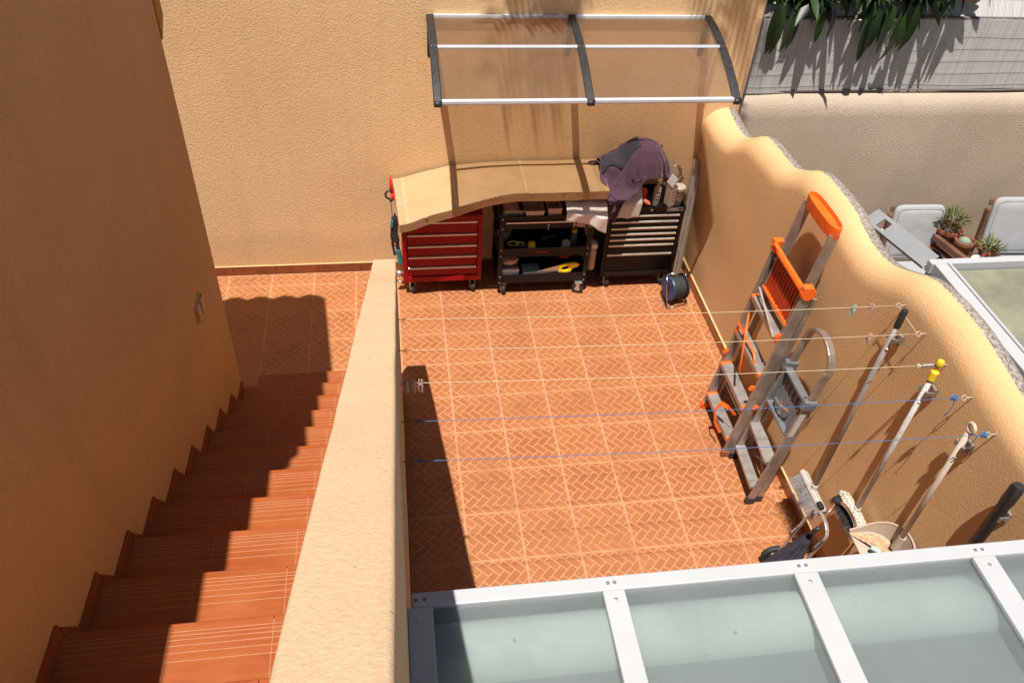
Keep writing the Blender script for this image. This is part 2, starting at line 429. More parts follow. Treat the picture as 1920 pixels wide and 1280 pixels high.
def clip(poly, rect):
    x0, x1, y0, y1 = rect
    for ax, v, sg in ((0, x0, 1), (0, x1, -1), (1, y0, 1), (1, y1, -1)):
        out = []
        for i in range(len(poly)):
            a, b = poly[i-1], poly[i]; da, db = (a[ax]-v)*sg, (b[ax]-v)*sg
            if da >= 0: 
                if db < 0: out.append(tuple(a[k]+(b[k]-a[k])*da/(da-db) for k in (0, 1)))
                else: out.append(b)
            elif db >= 0:
                out.append(tuple(a[k]+(b[k]-a[k])*da/(da-db) for k in (0, 1))); out.append(b)
        poly = [p for i, p in enumerate(out) if (Vector(p)-Vector(out[i-1])).length > 2e-4]
        if len(poly) < 3: return []
    return poly
def inset(poly, d):
    n = len(poly); res = []
    ar = sum(poly[i-1][0]*poly[i][1]-poly[i][0]*poly[i-1][1] for i in range(n))
    if ar < 0: poly = poly[::-1]
    for i in range(n):
        p0, p1, p2 = (Vector(poly[i-1]), Vector(poly[i]), Vector(poly[(i+1) % n]))
        a = p1-p0; b = p2-p1
        if a.length < 1e-5 or b.length < 1e-5: return None
        a.normalize(); b.normalize(); na = Vector((-a.y, a.x)); nb = Vector((-b.y, b.x))
        k = 1+na.dot(nb)
        if k < .15: return None
        res.append(p1+(na+nb)*(d/k))
    ar2 = sum(res[i-1].x*res[i].y-res[i].x*res[i-1].y for i in range(n))
    if ar2 < 2e-5: return None
    for i in range(n):   # keep only polygons whose edges kept their direction
        e = res[i]-res[i-1]; q = Vector(poly[i])-Vector(poly[i-1])
        if e.dot(q) <= 0: return None
    return [tuple(p) for p in res]
W = T/5.2/math.sqrt(2)
TILE = {}
def tile_mesh(rect):
    key = tuple(round(c, 3) for c in rect)
    if key in TILE: return TILE[key]
    mb = MB(); x0, x1, y0, y1 = rect; e = .001
    mb.bb(x0+e, x1-e, y0+e, y1-e, -.012, -.0016)
    mb.cur = 1; r2 = (x0+.0072, x1-.0072, y0+.0072, y1-.0072)
    if x1-x0 > .03 and y1-y0 > .03:
        c45 = math.sqrt(.5)
        for i in range(-13, 14):
            for j in range(-13, 14):
                k = (i-j) % 4
                if k == 0: q = [(i, j), (i+2, j), (i+2, j+1), (i, j+1)]
                elif k == 3: q = [(i, j), (i+1, j), (i+1, j+2), (i, j+2)]
                else: continue
                q = [((a+b)*c45*W+T/2, (b-a)*c45*W+T/2) for a, b in q]
                if max(p[0] for p in q) < x0 or min(p[0] for p in q) > x1 or max(p[1] for p in q) < y0 or min(p[1] for p in q) > y1: continue
                q = inset(q, .0034); q = clip(q, r2)
                if len(q) < 3: continue
                top = inset(q, .0012)
                if not top:
                    cx_, cy_ = sum(p[0] for p in q)/len(q), sum(p[1] for p in q)/len(q)
                    top = [(lerp(cx_, p[0], .93), lerp(cy_, p[1], .93)) for p in q]
                if len(top) != len(q): continue
                q = q if sum(q[a-1][0]*q[a][1]-q[a][0]*q[a-1][1] for a in range(len(q))) > 0 else q[::-1]
                n = len(q)
                mb.add([(*p, -.0018) for p in q]+[(*p, 0.) for p in top],
                       [tuple(range(n, 2*n))]+[(a, (a+1) % n, n+(a+1) % n, n+a) for a in range(n)])
    me = mb.mesh('tile', [M['joint'], M['brick']]); TILE[key] = me; return me
def lay(xa, xb, ya, yb):
    for i in range(math.floor(xa/T), math.ceil(xb/T)):
        for j in range(math.floor(ya/T), math.ceil(yb/T)):
            r = (max(0, xa-i*T), min(T, xb-i*T), max(0, ya-j*T), min(T, yb-j*T))
            if r[1]-r[0] < .008 or r[3]-r[2] < .008: continue
            o = inst('tile', tile_mesh(r), floor, (i*T, j*T, random.uniform(-.0006, .0006)), (random.uniform(-.0015, .0015), random.uniform(-.0015, .0015), 0))
lay(XP1+.004, XR-.006, -4.662, YB-.012)
lay(-2.664, XP1+.004, -.95, YB-.012)

# ------------------------------------------------------------------ staircase
st = thing('staircase', 'brown tiled outdoor stairs with grooved treads between the house and the parapet', 'stairs', (-.9, -.85, 0))
prof = [(N1+.02, -.1)]
NS = 15
for k in range(NS):
    yk = N1-k*RUN; z = (k+1)*RISE
    prof += [(yk-.012, z-RISE), (yk-.012, z)]
prof[0] = (N1-.012, -.1); prof[1] = (N1-.012, -.02)
yend = N1-NS*RUN-1.6
prof += [(yend, NS*RISE), (yend, -.1)]
g = MB(); g.prism(prof, lambda p, t: (t, p[0], p[1]), XL-.0, XP0+.0)
g.build('stair_core', M['stair_grout'], st)
def tread_mesh(wd, dp):
    mb = MB()
    # profile along -y (depth) with anti-slip grooves behind the nosing
    pr = [(0, -.022), (0, -.004), (-.004, 0)]
    for q in (.026, .038, .052, .070, .092, .118):
        pr += [(-q, 0), (-q-.0015, -.0016), (-q-.0035, -.0016), (-q-.005, 0)]
    pr += [(-dp, 0), (-dp, -.011), (-.014, -.011), (-.014, -.022)]
    mb.prism(pr, lambda p, t: (t, p[0], p[1]), .0015, wd-.0015)
    mb.cur = 1
    for q in (.026, .038, .052, .070, .092, .118):  # lighter lines painted along the grooves as their sunlit highlights
        mb.add([(.012, -q+.0004, .0008), (wd-.014, -q+.0004, .0008), (wd-.014, -q-.0006, .0008), (.012, -q-.0006, .0008)], [(0, 1, 2, 3)])
    return mb.mesh('tread_tile', [M['tread'], M['tread_line']])
xs = [XL+.009, -1.043, -.745, XP0]
TM = {}
for k in range(NS):
    yk = N1-k*RUN; z = (k+1)*RISE; off = random.uniform(-.006, .006)
    ed = [xs[0], xs[1]+off, xs[2]+off, xs[3]]
    if k == 0: ed[0] = XL+.05
    for a, b in zip(ed, ed[1:]):
        wdt = round(b-a, 3); dp = RUN+.002 if k < NS-1 else .32
        if (wdt, dp) not in TM: TM[(wdt, dp)] = tread_mesh(wdt, dp)
        inst('tread_tile', TM[(wdt, dp)], st, (a, yk, z+.001))
    # riser tiles (face the landing)
    g = MB(); g.bb(ed[0], ed[3], yk-.022, yk-.0125, z-RISE+.002, z-.024); g.build('riser_tile', M['tread'], st)
    # stepped skirting on the house wall
    if k > 0:
        g = MB()
        yy = yk-.014
        poly = [(yy+.0, z+.004), (yy-RUN+.002, z+.004), (yy-RUN+.002, z+RISE+.0), (yy-RUN+.018, z+RISE+.062), (yy-RUN+.075, z+.078), (yy, z+.078)]
        poly = [(yy, z+.003), (yy-RUN+.003, z+.003), (yy-RUN+.003, z+RISE+.055), (yy-RUN+.085, z+.082), (yy, z+.072)]
        g.prism(poly, lambda p, t: (t, p[0], p[1]), XL+.001, XL+.0095)
        g.build('skirting_tile', M['skirt'], st)

# ------------------------------------------------------------------ house on the left
ho = thing('house', 'tall orange rendered house wall in shade along the left of the stairs', 'house', (XL, -1.12, 0))
HY = -1.12
g = MB()
poly = [(HY, -.3), (HY, 2.86), (-3.22, 4.08), (-3.22, 3.955), (-9, 3.955), (-9, -.3)]
poly = [(HY, -.3), (HY, 2.80), (-3.24, 4.02), (-3.24, 3.955), (-9, 3.955), (-9, -.3)]
g.prism(poly, lambda p, t: (t, p[0], p[1]), XL, -4.5)
g.build('wall', M['stucco_house'], ho, bevel=.012)
g = MB(); g.prism([(HY, 2.585), (HY+.10, 2.66), (HY+.10, 2.93), (HY, 2.93)], lambda p, t: (t, p[0], p[1]), XL+.004, -4.5)
g.build('cornice', M['ocher'], ho)
# barrel tiled roof falling away from the camera
ra, rb = Vector((0, -.66, 2.98)), Vector((0, -3.22, 4.40)); rd = (rb-ra); rn = Vector((0, -rd.z, rd.y)).normalized()
if rn.z < 0: rn = -rn
def roof_fn(u, v):
    x = XL-.03-u*3.0; col = u*3.0/.19
    hgt = .05*abs(math.sin(math.pi*col))
    p = ra+rd*v; p.x = x; return p+rn*(.05+hgt)
g = MB(); g.grid(roof_fn, 190, 3)
g.prism([(ra.y, ra.z), (rb.y, rb.z), (rb.y, rb.z+.07), (ra.y, ra.z+.07)], lambda p, t: (t, p[0], p[1]), XL-.035, -4.3)
rf = g.build('roof', M['brown_pot'], ho)
g = MB(); g.tube([(XL-.055, -.68, 3.04), (XL-.055, -1.9, 3.72), (XL-.055, -3.2, 4.43)], .05, 10); g.tube([(XL-.045, -3.2, 4.40), (XL-3, -3.2, 4.40)], .085, 12)
g.build('ridge_tiles', M['brown_pot'], rf, smooth=True)
g = MB(); g.bb(XL-.002, XL+.010, -1.685, -1.545, 1.355, 1.455)
M['switch'] = simple('beige_switch', (.50, .29, .15), .5)
sw = g.build('wall_switch', M['switch'], ho, bevel=.004)
g = MB(); g.bb(XL+.0105, XL+.015, -1.678, -1.618, 1.362, 1.448); g.build('rocker', M['switch'], sw, bevel=.002); g = MB(); g.bb(XL+.0105, XL+.020, -1.612, -1.552, 1.362, 1.448); g.build('rocker', M['switch'], sw, bevel=.002)

# ------------------------------------------------------------------ parapet between stairs and patio
pa = thing('parapet_wall', 'cream rendered parapet wall sloping down beside the stairs with rough sunlit top', 'wall', (XP1, -.98, 0))
def ptop(y): return 1.197+.612*(-.98-y)
ny = 90; secs = []
for i in range(ny):
    y = lerp(-.98, -6.2, (i/(ny-1))**1.15); zt = ptop(y)
    x1 = -.338+.0042*(y+.98)+.0025*fbm((0, y*3, 1)); x0 = XP0+.003*fbm((3, y*3, 1))
    r = .008; ring = []
    base = -.05
    ring += [(x0, base), (x0, zt-r)]+[(x0+r-r*math.cos(a), zt-r+r*math.sin(a)) for a in (.5, 1.07)]
    n_t = 7
    for k in range(n_t): ring.append((lerp(x0+r, x1-r, k/(n_t-1)), zt+.0018*fbm((k*1.7, y*14, 5))))
    ring += [(x1-r+r*math.sin(a), zt-r+r*math.cos(a)) for a in (.5, 1.07)]+[(x1, zt-r), (x1, base)]
    secs.append([(a, y, b) for a, b in ring])
g = MB(); n = len(secs[0]); g.add([p for s_ in secs for p in s_], [(i*n+k, i*n+k+1, (i+1)*n+k+1, (i+1)*n+k) for i in range(ny-1) for k in range(n-1)]+[tuple(range(n))])
g.build('wall', M['stucco_top'], pa, autos=50)
for j in range(16):
    ya = -.985-j*T
    g = MB(); g.bb(-.336+.0042*(ya+.98), -.326+.0042*(ya+.98), ya-T+.003, ya, .001, .082); g.build('skirting_tile', M['skirt_r'], pa, bevel=.002)

# ------------------------------------------------------------------ back wall
bw = thing('back_wall', 'tall sunlit yellow rendered wall closing the far side of the patio', 'wall', (0, YB, 0))
g = MB(); g.bb(-6, 2.288, YB, YB+.2, -.3, 3.0); g.build('wall', M['stucco'], bw, bevel=.02, seg=3)
x = -2.7+.07
while x < XR-.02:
    x2 = min(x+T, XR-.002)
    g = MB(); g.bb(x+.0015, x2-.0015, YB-.0095, YB+.001, .001, .078); g.build('skirting_tile', M['skirt'], bw, bevel=.002); x = x2
g = MB(); g.bb(-2.7, XR, YB-.011, YB+.001, .079, .087); g.build('plaster_bead', M['bead'], bw, bevel=.003)

# ------------------------------------------------------------------ wavy wall on the right
ww = thing('garden_wall', 'yellow rendered garden wall with a wavy rounded top on the right', 'wall', (XR, -1, 0))
CR = [(.60, 1.42), (.42, 1.395), (.2, 1.375), (.03, 1.405), (-.1, 1.48), (-.23, 1.555), (-.45, 1.575), (-.70, 1.595), (-.87, 1.675), (-1.0, 1.745), (-1.2, 1.768), (-1.42, 1.765), (-1.62, 1.725), (-1.78, 1.715), (-1.92, 1.745), (-2.04, 1.80), (-2.22, 1.885), (-2.5, 1.91), (-2.72, 1.893), (-2.95, 1.855), (-3.3, 1.84), (-3.8, 1.93), (-6.5, 1.93)]
ny = 150; ring_n = 0; vs = []
for i in range(ny):
    y = lerp(.55, -6.2, i/(ny-1)); zc = interp(CR, y); ring = []
    cb = max(0, min(1, (y+.5)/.9)); nz = 14
    xf = lambda z: XR+.012*fbm((y*.9, z*1.1, 3))-.045*cb*z*(1 if z < 1.4 else 1)
    zr = zc-.14
    for k in range(nz): z = lerp(-.3, zr, k/(nz-1)); ring.append((xf(z), z))
    xi = xf(zr); xo = 2.288; xm = 2.195
    for k in range(1, 9): a = k/8*math.pi/2; ring.append((xm-(xm-xi)*math.cos(a), zr+.14*math.sin(a)))
    for k in range(1, 6): a = k/5*math.pi/2; ring.append((xm+(xo-xm)*math.sin(a), zc-.07+.07*math.cos(a)))
    for k in range(1, 5): ring.append((xo, lerp(zc-.07, -.45, k/4)))
    ring_n = len(ring); vs += [(a, y, b) for a, b in ring]
g = MB(); g.add(vs, [(i*ring_n+k, i*ring_n+k+1, (i+1)*ring_n+k+1, (i+1)*ring_n+k) for i in range(ny-1) for k in range(ring_n-1)])
g.build('wall', M['wavy'], ww, smooth=True)
for j in range(18):
    ya = YB-.012-j*T
    g = MB(); g.bb(XR-.014, XR-.002, ya-T+.003, ya, .001, .085); g.build('skirting_tile', M['skirt_r'], ww, bevel=.002)
g = MB(); g.bb(XR-.0145, XR+.03, -5, YB-.012, .0865, .093); g.build('plaster_bead', M['bead'], ww, bevel=.004)

# ------------------------------------------------------------------ neighbour's back wall and reed fence
nw = tag(MB().prism([(.70, -.45), (.70, 1.20), (.712, 1.28), (.75, 1.345), (.82, 1.375), (.95, 1.375), (.95, -.45)], lambda p, t: (t, p[0], p[1]), 2.30, 9).build('neighbour_wall', M['grey_stucco'], org=(2.3, .7, -.45), autos=50),
         'grey beige rendered wall with a rounded top behind the neighbouring patio', 'wall')
fe = thing('reed_fence', 'whitish reed screen fence standing on the neighbouring wall', 'fence', (2.3, .80, 1.37))
M['wire'] = simple('grey_wire', (.40, .385, .37), .6)
M['rail'] = simple('dark_weathered_rail', (.13, .105, .10), .8)
def reed_mat():
    t = NT('bleached_reed'); g_ = t.add('ShaderNodeNewGeometry')
    c = t.ramp(g_.outputs['Random Per Island'], [(0, (.42, .405, .395)), (.2, (.47, .455, .445)), (1, (.53, .515, .50))])
    c = t.mix(t.ramp(t.noise(t.pos(), 3, 3), [(.4, (0,)*3), (.8, (.25,)*3)]), c, (.36, .33, .30))
    t.base(c); t.rough(.8); return t.m
M['reed'] = reed_mat()
g = MB(); x = 2.32; gi = 0
while x < 5.3:
    wv = .012*math.sin(x*2.1)+.006*math.sin(x*7)
    r = random.uniform(.0058, .0066); zt = 1.945+.008*math.sin(x*3.3)+random.uniform(-.003, .003)
    g.tube([(x, .80+wv, 1.385+.012*math.sin(x*1.7)), (x+random.uniform(-.0012, .0012), .815+wv*1.2, zt)], r, 5); x += 2*r*.93
    gi += 1
o = g.build('reeds', M['reed'], fe); o['kind'] = 'stuff'
g = MB(); x = 2.32
while x < 5.3:
    wv = .012*math.sin(x*2.1)
    r = random.uniform(.0058, .0066); lo = .02*math.sin(x*1.3+2)
    g.tube([(x, .835+wv, 1.955), (x, .90+wv, 2.045+lo)], r, 5); x += 2*r*.93
o = g.build('folded_reeds', M['reed'], fe); o['kind'] = 'stuff'
for z in (1.44, 1.545, 1.65, 1.755, 1.86):
    g = MB(); g.tube([(x_, .792+.012*math.sin(x_*2.1)+.006*math.sin(x_*7), z+.006*math.sin(x_*4+z*9)) for x_ in [2.32+.1*k for k in range(30)]], .0009, 5); g.build('wire', M['wire'], fe)
g = MB(); g.tube([(2.32, .825, 1.95), (3.6, .83, 1.957), (5.3, .825, 1.95)], .013, 8); g.build('top_rail', M['rail'], fe)
g = MB(); g.tube([(2.32, .80, 1.383), (3.6, .795, 1.392), (4.6, .79, 1.384), (5.3, .80, 1.39)], .009, 8); g.build('bottom_rail', M['rail'], fe)
fh = tag(MB().bb(5.0, 14, 3.2, 3.5, -.5, 6).build('far_house', stucco('far_render', (.52, .27, .17), (.6, .33, .2), .3), org=(5.0, 3.2, -.5)), 'pinkish rendered house front beyond the reed fence in the top right corner', 'house')
g = MB(); g.lathe([(.09, 0), (.13, .2), (.15, .2), (.15, .24), (.13, .24), (.12, .2)], (4.12, 1.02, 1.90), n=22)
tag(g.build('flower_pot', M['orange'], org=(4.12, 1.02, 1.9), autos=40), 'orange flower pot just above the reed fence at the top edge', 'flower pot')
tag(MB().bb(3.85, 5.6, .98, 1.3, -.45, 1.90).build('ledge_wall', M['brown_pot'], org=(3.85, .98, -.45)), 'terracotta ledge behind the reed fence carrying the orange flower pot', 'wall')

# ------------------------------------------------------------------ door canopy on the back wall
aw = thing('door_canopy', 'smoked polycarbonate door canopy with black brackets on the back wall', 'canopy', (.93, YB, 2.08))
AY = -.30
def arc(t):                    # t 0 at the wall, 1 at the front edge
    y = lerp(YB-.002, AY, t); z = 2.085-.03*t-.20*t*t
    return y, z
BX = [-.04, .915, 1.875]
for a, b in zip(BX, BX[1:]):
    g = MB()
    g.grid(lambda u, v: (lerp(a, b, u), arc(v)[0], arc(v)[1]), 8, 24)
    nv = len(g.v); g.grid(lambda u, v: (lerp(a, b, u), arc(v)[0]-.0012, arc(v)[1]-.004), 8, 24)
    o = g.build('panel', M['poly'], aw, smooth=True)
for bxp in BX:
    g = MB(); top = []; bot = []
    for k in range(25):
        y, z = arc(k/24); top.append((y, z+.012)); bot.append((y+.003, z-.030+.006*(k/24)))
    g.prism(top+bot[::-1], lambda p, t: (t, p[0], p[1]), bxp-.025, bxp+.025)
    br = g.build('bracket', M['black_pl'], aw, bevel=.006)
    g = MB(); g.prism([(YB-.001, 2.09), (YB-.035, 2.09), (YB-.02, 1.88), (YB-.001, 1.80)], lambda p, t: (t, p[0], p[1]), bxp-.02, bxp+.02)
    g.build('arm', M['black_pl'], br, bevel=.003)
    g = MB(); y, z = arc(1); g.lathe([(.0, -.027), (.019, -.022), (.021, 0), (.019, .022), (0, .027)], (bxp, y-.005, z-.004), (1, 0, 0), 14)
    g.build('end_cap', M['black_pl'], br, smooth=True)
    y, z = arc(.475)
    for dx in (-.012, .012):
        g = MB(); g.lathe([(.0045, 0), (.003, .003)], (bxp+dx, y, z+.012), (0, -.2, 1), 8); g.build('screw', M['steel'], br)
for a, b in zip(BX, BX[1:]):
    y, z = arc(.475); g = MB(); g.bb(a+.026, b-.026, y-.013, y+.013, z+.0015, z+.011); g.bb(a+.026, b-.026, y-.004, y+.004, z+.0115, z+.017); g.build('middle_bar', M['alu_white'], aw)
    y, z = arc(1); g = MB(); g.tube([(a+.026, y, z), (b-.026, y, z)], .014, 10); g.bb(a+.026, b-.026, y-.014, y+.02, z+.002, z+.0155); g.build('front_bar', M['alu_white'], aw)
    y, z = arc(.012); g = MB(); g.bb(a+.026, b-.026, YB-.024, YB-.0005, z-.012, z+.012); g.build('wall_bar', M['alu_white'], aw)

# ------------------------------------------------------------------ frosted glass patio roof, bottom right
gc = thing('glass_patio_roof', 'white framed frosted glass patio roof in the bottom right foreground', 'glass roof', (.8, -3.83, 0))
ZC = 2.2
g = MB(); g.bb(-.337, XR+.0, -3.852, -3.808, ZC-.16, ZC); g.build('front_beam', M['white_pc'], gc, bevel=.004)
RX = [(-.352, -.283), (.175, .236), (.724, .793), (1.268, 1.338), (1.815, 1.885), (2.0, 2.07)]
for a, b in RX:
    g = MB(); g.bb(max(a, -.349), b, -5.6, -3.8535, ZC-.012, ZC+.004); r_ = g.build('rafter', M['white_pc'], gc, bevel=.003)
    for dy in ((-.03, -.45) if a > 0 else (-.03,)):
        g = MB(); g.lathe([(.006, 0), (.0055, .002), (.002, .003)], ((a+b)/2, -3.8535+dy, ZC+.004), n=10); g.build('screw', M['steel'], r_)
for (a, b), (c, d) in zip(RX, RX[1:-1]):
    g = MB(); g.bb(b-.025, c+.025, -5.6, -3.8545, ZC-.0205, ZC-.0125); g.build('glass_pane', M['frost'], gc)
for xs_ in (-.326, -.303, .195, .214, .748, .769, 1.292, 1.314):
    g = MB(); g.lathe([(.0055, 0), (.0045, .002), (.002, .003)], (xs_, -3.83, ZC), n=10); g.build('screw', M['grey_pl'], gc)
# grey backing and pale strip added under the panes to shape a bright band
M['added_backing'] = simple('added_grey_backing', (.34, .36, .365), .8, 0, .06, 3)
M['strip'] = simple('added_pale_strip', (.88, .93, .89), .9, 0, .03)
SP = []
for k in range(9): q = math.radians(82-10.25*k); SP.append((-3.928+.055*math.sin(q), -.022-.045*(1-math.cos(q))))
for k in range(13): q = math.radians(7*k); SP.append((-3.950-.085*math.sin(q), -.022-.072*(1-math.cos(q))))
g = MB(); g.bb(-.337, 2.07, -5.6, -3.8545, ZC-.10, ZC-.0855); g.build('added_backing', M['added_backing'], gc)
g = MB(); g.prism(SP+[(-4.0, -.09), (-3.9, -.09), (-3.874, -.09)], lambda p, t: (t, p[0], ZC+p[1]), -.336, 2.06); g.build('added_band_strip', M['strip'], gc, autos=75)
g = MB(); g.bb(-.19, -.09, -3.806, -3.765, ZC-.12, ZC-.1); g.build('post_bracket', M['ltgrey_pl'], gc)
g = MB(); g.bb(-.345, -.285, -3.85, -3.81, .0, ZC-.161); g.build('post', M['white_pc'], gc, bevel=.004)

# ------------------------------------------------------------------ tool chests and cart
def caster(parent, x, y, z0, r=.036, rz=0., swivel=True):
    """plate, fork and wheel under a chest; z0 is the height of the body's underside"""
    R = Matrix.Rotation(rz, 3, 'Z'); c = Vector((x, y, 0))
    g = MB(); g.box((x, y, z0-.004), (.06, .05, .006))
    for s_ in (-1, 1):
        pl_ = [(-.016, z0-.007), (.016, z0-.007), (.012, r-.006), (0, r-.012), (-.012, r-.006)]
        g.prism(pl_, lambda p, t: c+R @ Vector((t, p[0], p[1])), s_*.019-.0015, s_*.019+.0015)
    k = g.build('caster', M['steel'], parent, bevel=.001)
    ax = R @ Vector((1, 0, 0))
    g = MB(); g.lathe([(r*.6, -.015), (r*.93, -.013), (r, -.006), (r, .006), (r*.93, .013), (r*.6, .015)], c+Vector((0, 0, r)), ax, 22)
    g.build('wheel', M['rubber'], k, autos=50)
    g = MB(); g.lathe([(r*.42, -.0175), (r*.42, .0175)], c+Vector((0, 0, r)), ax, 14); g.build('hub', M['white_pl'], k)
    return k
def chest(name, label, x0, x1, y0, y1, z0, z1, paint, rows, side=.036, top=.0, lock=None):
    t = thing(name, label, 'tool chest', ((x0+x1)/2, (y0+y1)/2, 0))
    g = MB()
    zb = rows[-1][1]
    g.bb(x0, x0+side, y0, y1, z0, z1); g.bb(x1-side, x1, y0, y1, z0, z1)
    g.bb(x0+side, x1-side, y0+.03, y1, z0+.002, z1-.004)
    g.bb(x0+side, x1-side, y0, y0+.0295, z0, zb-.004)
    g.bb(x0+side, x1-side, y0+.001, y0+.0295, rows[0][0]+.003, z1-.002)
    t_body = g.build('body', paint, t, bevel=.004)
    for za, zb_ in rows:
        g = MB(); g.bb(x0+side+.004, x1-side-.004, y0+.007, y0+.028, zb_+.003, za-.009); d = g.build('drawer', paint, t, bevel=.003)
        g = MB(); g.prism([(y0-.004, za-.014), (y0-.004, za-.004), (y0+.004, za), (y0+.012, za), (y0+.012, za-.004), (y0+.002, za-.006), (y0+.001, za-.014)], lambda p, q: (q, p[0], p[1]), x0+side+.006, x1-side-.006)
        g.build('handle', M['alu'], d)
    for xx, yy, a in ((x0+.065, y0+.045, .45), (x1-.065, y0+.045, .05), (x0+.065, y1-.05, .2), (x1-.065, y1-.05, -.2)): caster(t, xx, yy, z0, .042, a)
    return t
rc = chest('tool_chest', 'red steel drawer chest on casters under the sloping end of the cardboard box', -.288, .322, .14, .465, .13, .735, M['red'],
           [(.69, .58), (.578, .476), (.474, .375), (.373, .274), (.272, .185)])
g = MB(); g.bb(-.289, .323, .139, .466, .7355, .745); g.build('lid', M['red'], rc, bevel=.004)
bc = chest('tool_chest', 'black steel drawer chest with silver handles below the purple cloth', 1.285, 1.885, .13, .465, .12, .735, M['black_metal'],
           [(.705, .653), (.65, .593), (.59, .539), (.536, .487), (.484, .433), (.43, .343), (.34, .17)], side=.03)
g = MB()
for a in ((1.283, 1.887, .128, .14), (1.283, 1.887, .455, .467), (1.283, 1.295, .1405, .4545), (1.875, 1.887, .1405, .4545)): g.bb(*a, .7355, .772)
g.build('top_rim', M['black_metal'], bc, bevel=.003)
g = MB(); g.lathe([(.009, 0), (.009, .004), (.004, .006)], (1.615, .128, .752), (0, -1, 0), 14); g.build('lock', M['steel'], bc)
g = MB(); g.bb(1.735, 1.865, .1255, .128, .738, .769); np_ = g.build('name_plate', M['label'], bc)
me = text_mesh('HBM', .032, .0008, M['letter'])
inst('lettering', me, np_, (1.755, .1245, .742), (math.pi/2, 0, 0))
g = MB()
for a in ((1.737, 1.863, .7395, .7415), (1.737, 1.863, .7655, .7675), (1.737, 1.739, .742, .765), (1.861, 1.863, .742, .765)): g.bb(a[0], a[1], .1247, .1254, a[2], a[3])
g.build('plate_border', M['letter'], np_)

ct = thing('tool_cart', 'black open tool cart with two shelves and a drawer between the chests', 'tool cart', (.8, .27, 0))
CX0, CX1, CY0, CY1 = .445, 1.165, .095, .455
for xx, sx_ in ((CX0, 1), (CX1, -1)):
    for yy, sy_ in ((CY0, 1), (CY1, -1)):
        g = MB(); xa, xb = sorted((xx, xx+sx_*.036)); ya, yb = sorted((yy, yy+sy_*.003)); g.bb(xa, xb, ya, yb, .10, .76)
        xa, xb = sorted((xx, xx+sx_*.003)); ya, yb = sorted((yy+sy_*.0032, yy+sy_*.036)); g.bb(xa, xb, ya, yb, .10, .76)
        p_ = g.build('corner_post', M['black_metal'], ct)
        if yy == CY0:
            for z in (.125, .185, .385, .44, .64, .725):
                g = MB(); g.lathe([(.006, 0), (.005, .003), (.002, .004)], (xx+sx_*.02, yy-.0002, z), (0, -1, 0), 10); g.build('screw', M['steel'], p_)
def tray(z0, z1):
    g = MB(); a, b, c, d = CX0+.004, CX1-.004, CY0+.004, CY1-.004
    g.bb(a, b, c, d, z0, z0+.006)
    g.bb(a, b, c, c+.004, z0+.0065, z1); g.bb(a, b, d-.004, d, z0+.0065, z1)
    g.bb(a, a+.004, c+.0045, d-.0045, z0+.0065, z1); g.bb(b-.004, b, c+.0045, d-.0045, z0+.0065, z1)
    return g.build('tray', M['black_metal'], ct)
t1 = tray(.115, .20); t2 = tray(.37, .45); t3 = tray(.70, .745)
g = MB(); g.bb(CX0+.04, CX1-.04, CY0+.001, CY1-.006, .635, .695); dr = g.build('drawer', M['black_metal'], ct, bevel=.003)
g = MB(); g.bb(CX0+.045, CX1-.045, CY0-.006, CY0+.0005, .688, .698); g.build('handle', M['alu'], dr)
g = MB(); g.lathe([(.008, 0), (.008, .004)], (.815, CY0+.0005, .665), (0, -1, 0), 12); g.bar((.815, CY0-.006, .665), (.812, CY0-.008, .625), .004, .003); g.build('lock_key', M['steel'], dr)
inst('lettering', text_mesh('HBM', .062, .0008, M['letter']), dr, (1.005, CY0-.0005, .641), (math.pi/2, 0, 0))
g = MB(); g.bb(.735, .825, CY0+.0025, CY0+.0035, .41, .414); g.build('red_sticker', M['red_pl'], t2)
for xx, yy, a in ((CX0+.05, CY0+.035, .15), (CX1-.06, CY0+.0, 1.25), (CX0+.05, CY1-.06, .3), (CX1-.06, CY1-.06, .4)): caster(ct, xx, yy, .112, .047, a)
g = MB(); g.tube([(CX0-.002, .13, .70), (CX0-.03, .14, .72), (CX0-.03, .42, .72), (CX0-.002, .43, .70)], .009, 8); g.build('push_handle', M['black_metal'], ct, smooth=True)

# things on the cart
def single(mb, name, label, cat, mats, org, group=None, **k): return tag(mb.build(name, mats, org=org, **k), label, cat, group)
def open_bin(x0, x1, y0, y1, z0, h, fl):
    g = MB(); th = .003
    P = lambda x, y, z: (lerp((x0+x1)/2, x, 1+fl*(z-z0)/h), lerp((y0+y1)/2, y, 1+fl*(z-z0)/h), z)
    for a in ((x0, x1, y0, y0+th), (x0, x1, y1-th, y1), (x0, x0+th, y0+th, y1-th), (x1-th, x1, y0+th, y1-th)):
        c = [(a[0], a[2]), (a[1], a[2]), (a[1], a[3]), (a[0], a[3])]
        g.add([P(*q, z0) for q in c]+[P(*q, z0+h) for q in c], [(0,3,2,1),(4,5,6,7),(0,1,5,4),(1,2,6,5),(2,3,7,6),(3,0,4,7)])
    g.bb(x0+th, x1-th, y0+th, y1-th, z0, z0+th)
    return g
single(open_bin(.465, .62, .125, .30, .7075, .075, .1), 'storage_bin', 'pinkish clear parts bin on the left of the cart top', 'bin', M['clear'], (.54, .2, .7075), 'bins on the cart')
for q in range(7):
    pass
single(open_bin(.645, .765, .115, .30, .7075, .085, .22), 'storage_bin', 'beige parts bin in the middle of the cart top', 'bin', M['offwhite'], (.7, .2, .7075), 'bins on the cart')
single(open_bin(.81, .905, .115, .30, .7075, .095, .1), 'storage_bin', 'beige parts bin beside the white rag on the cart top', 'bin', M['offwhite'], (.86, .2, .7075), 'bins on the cart')
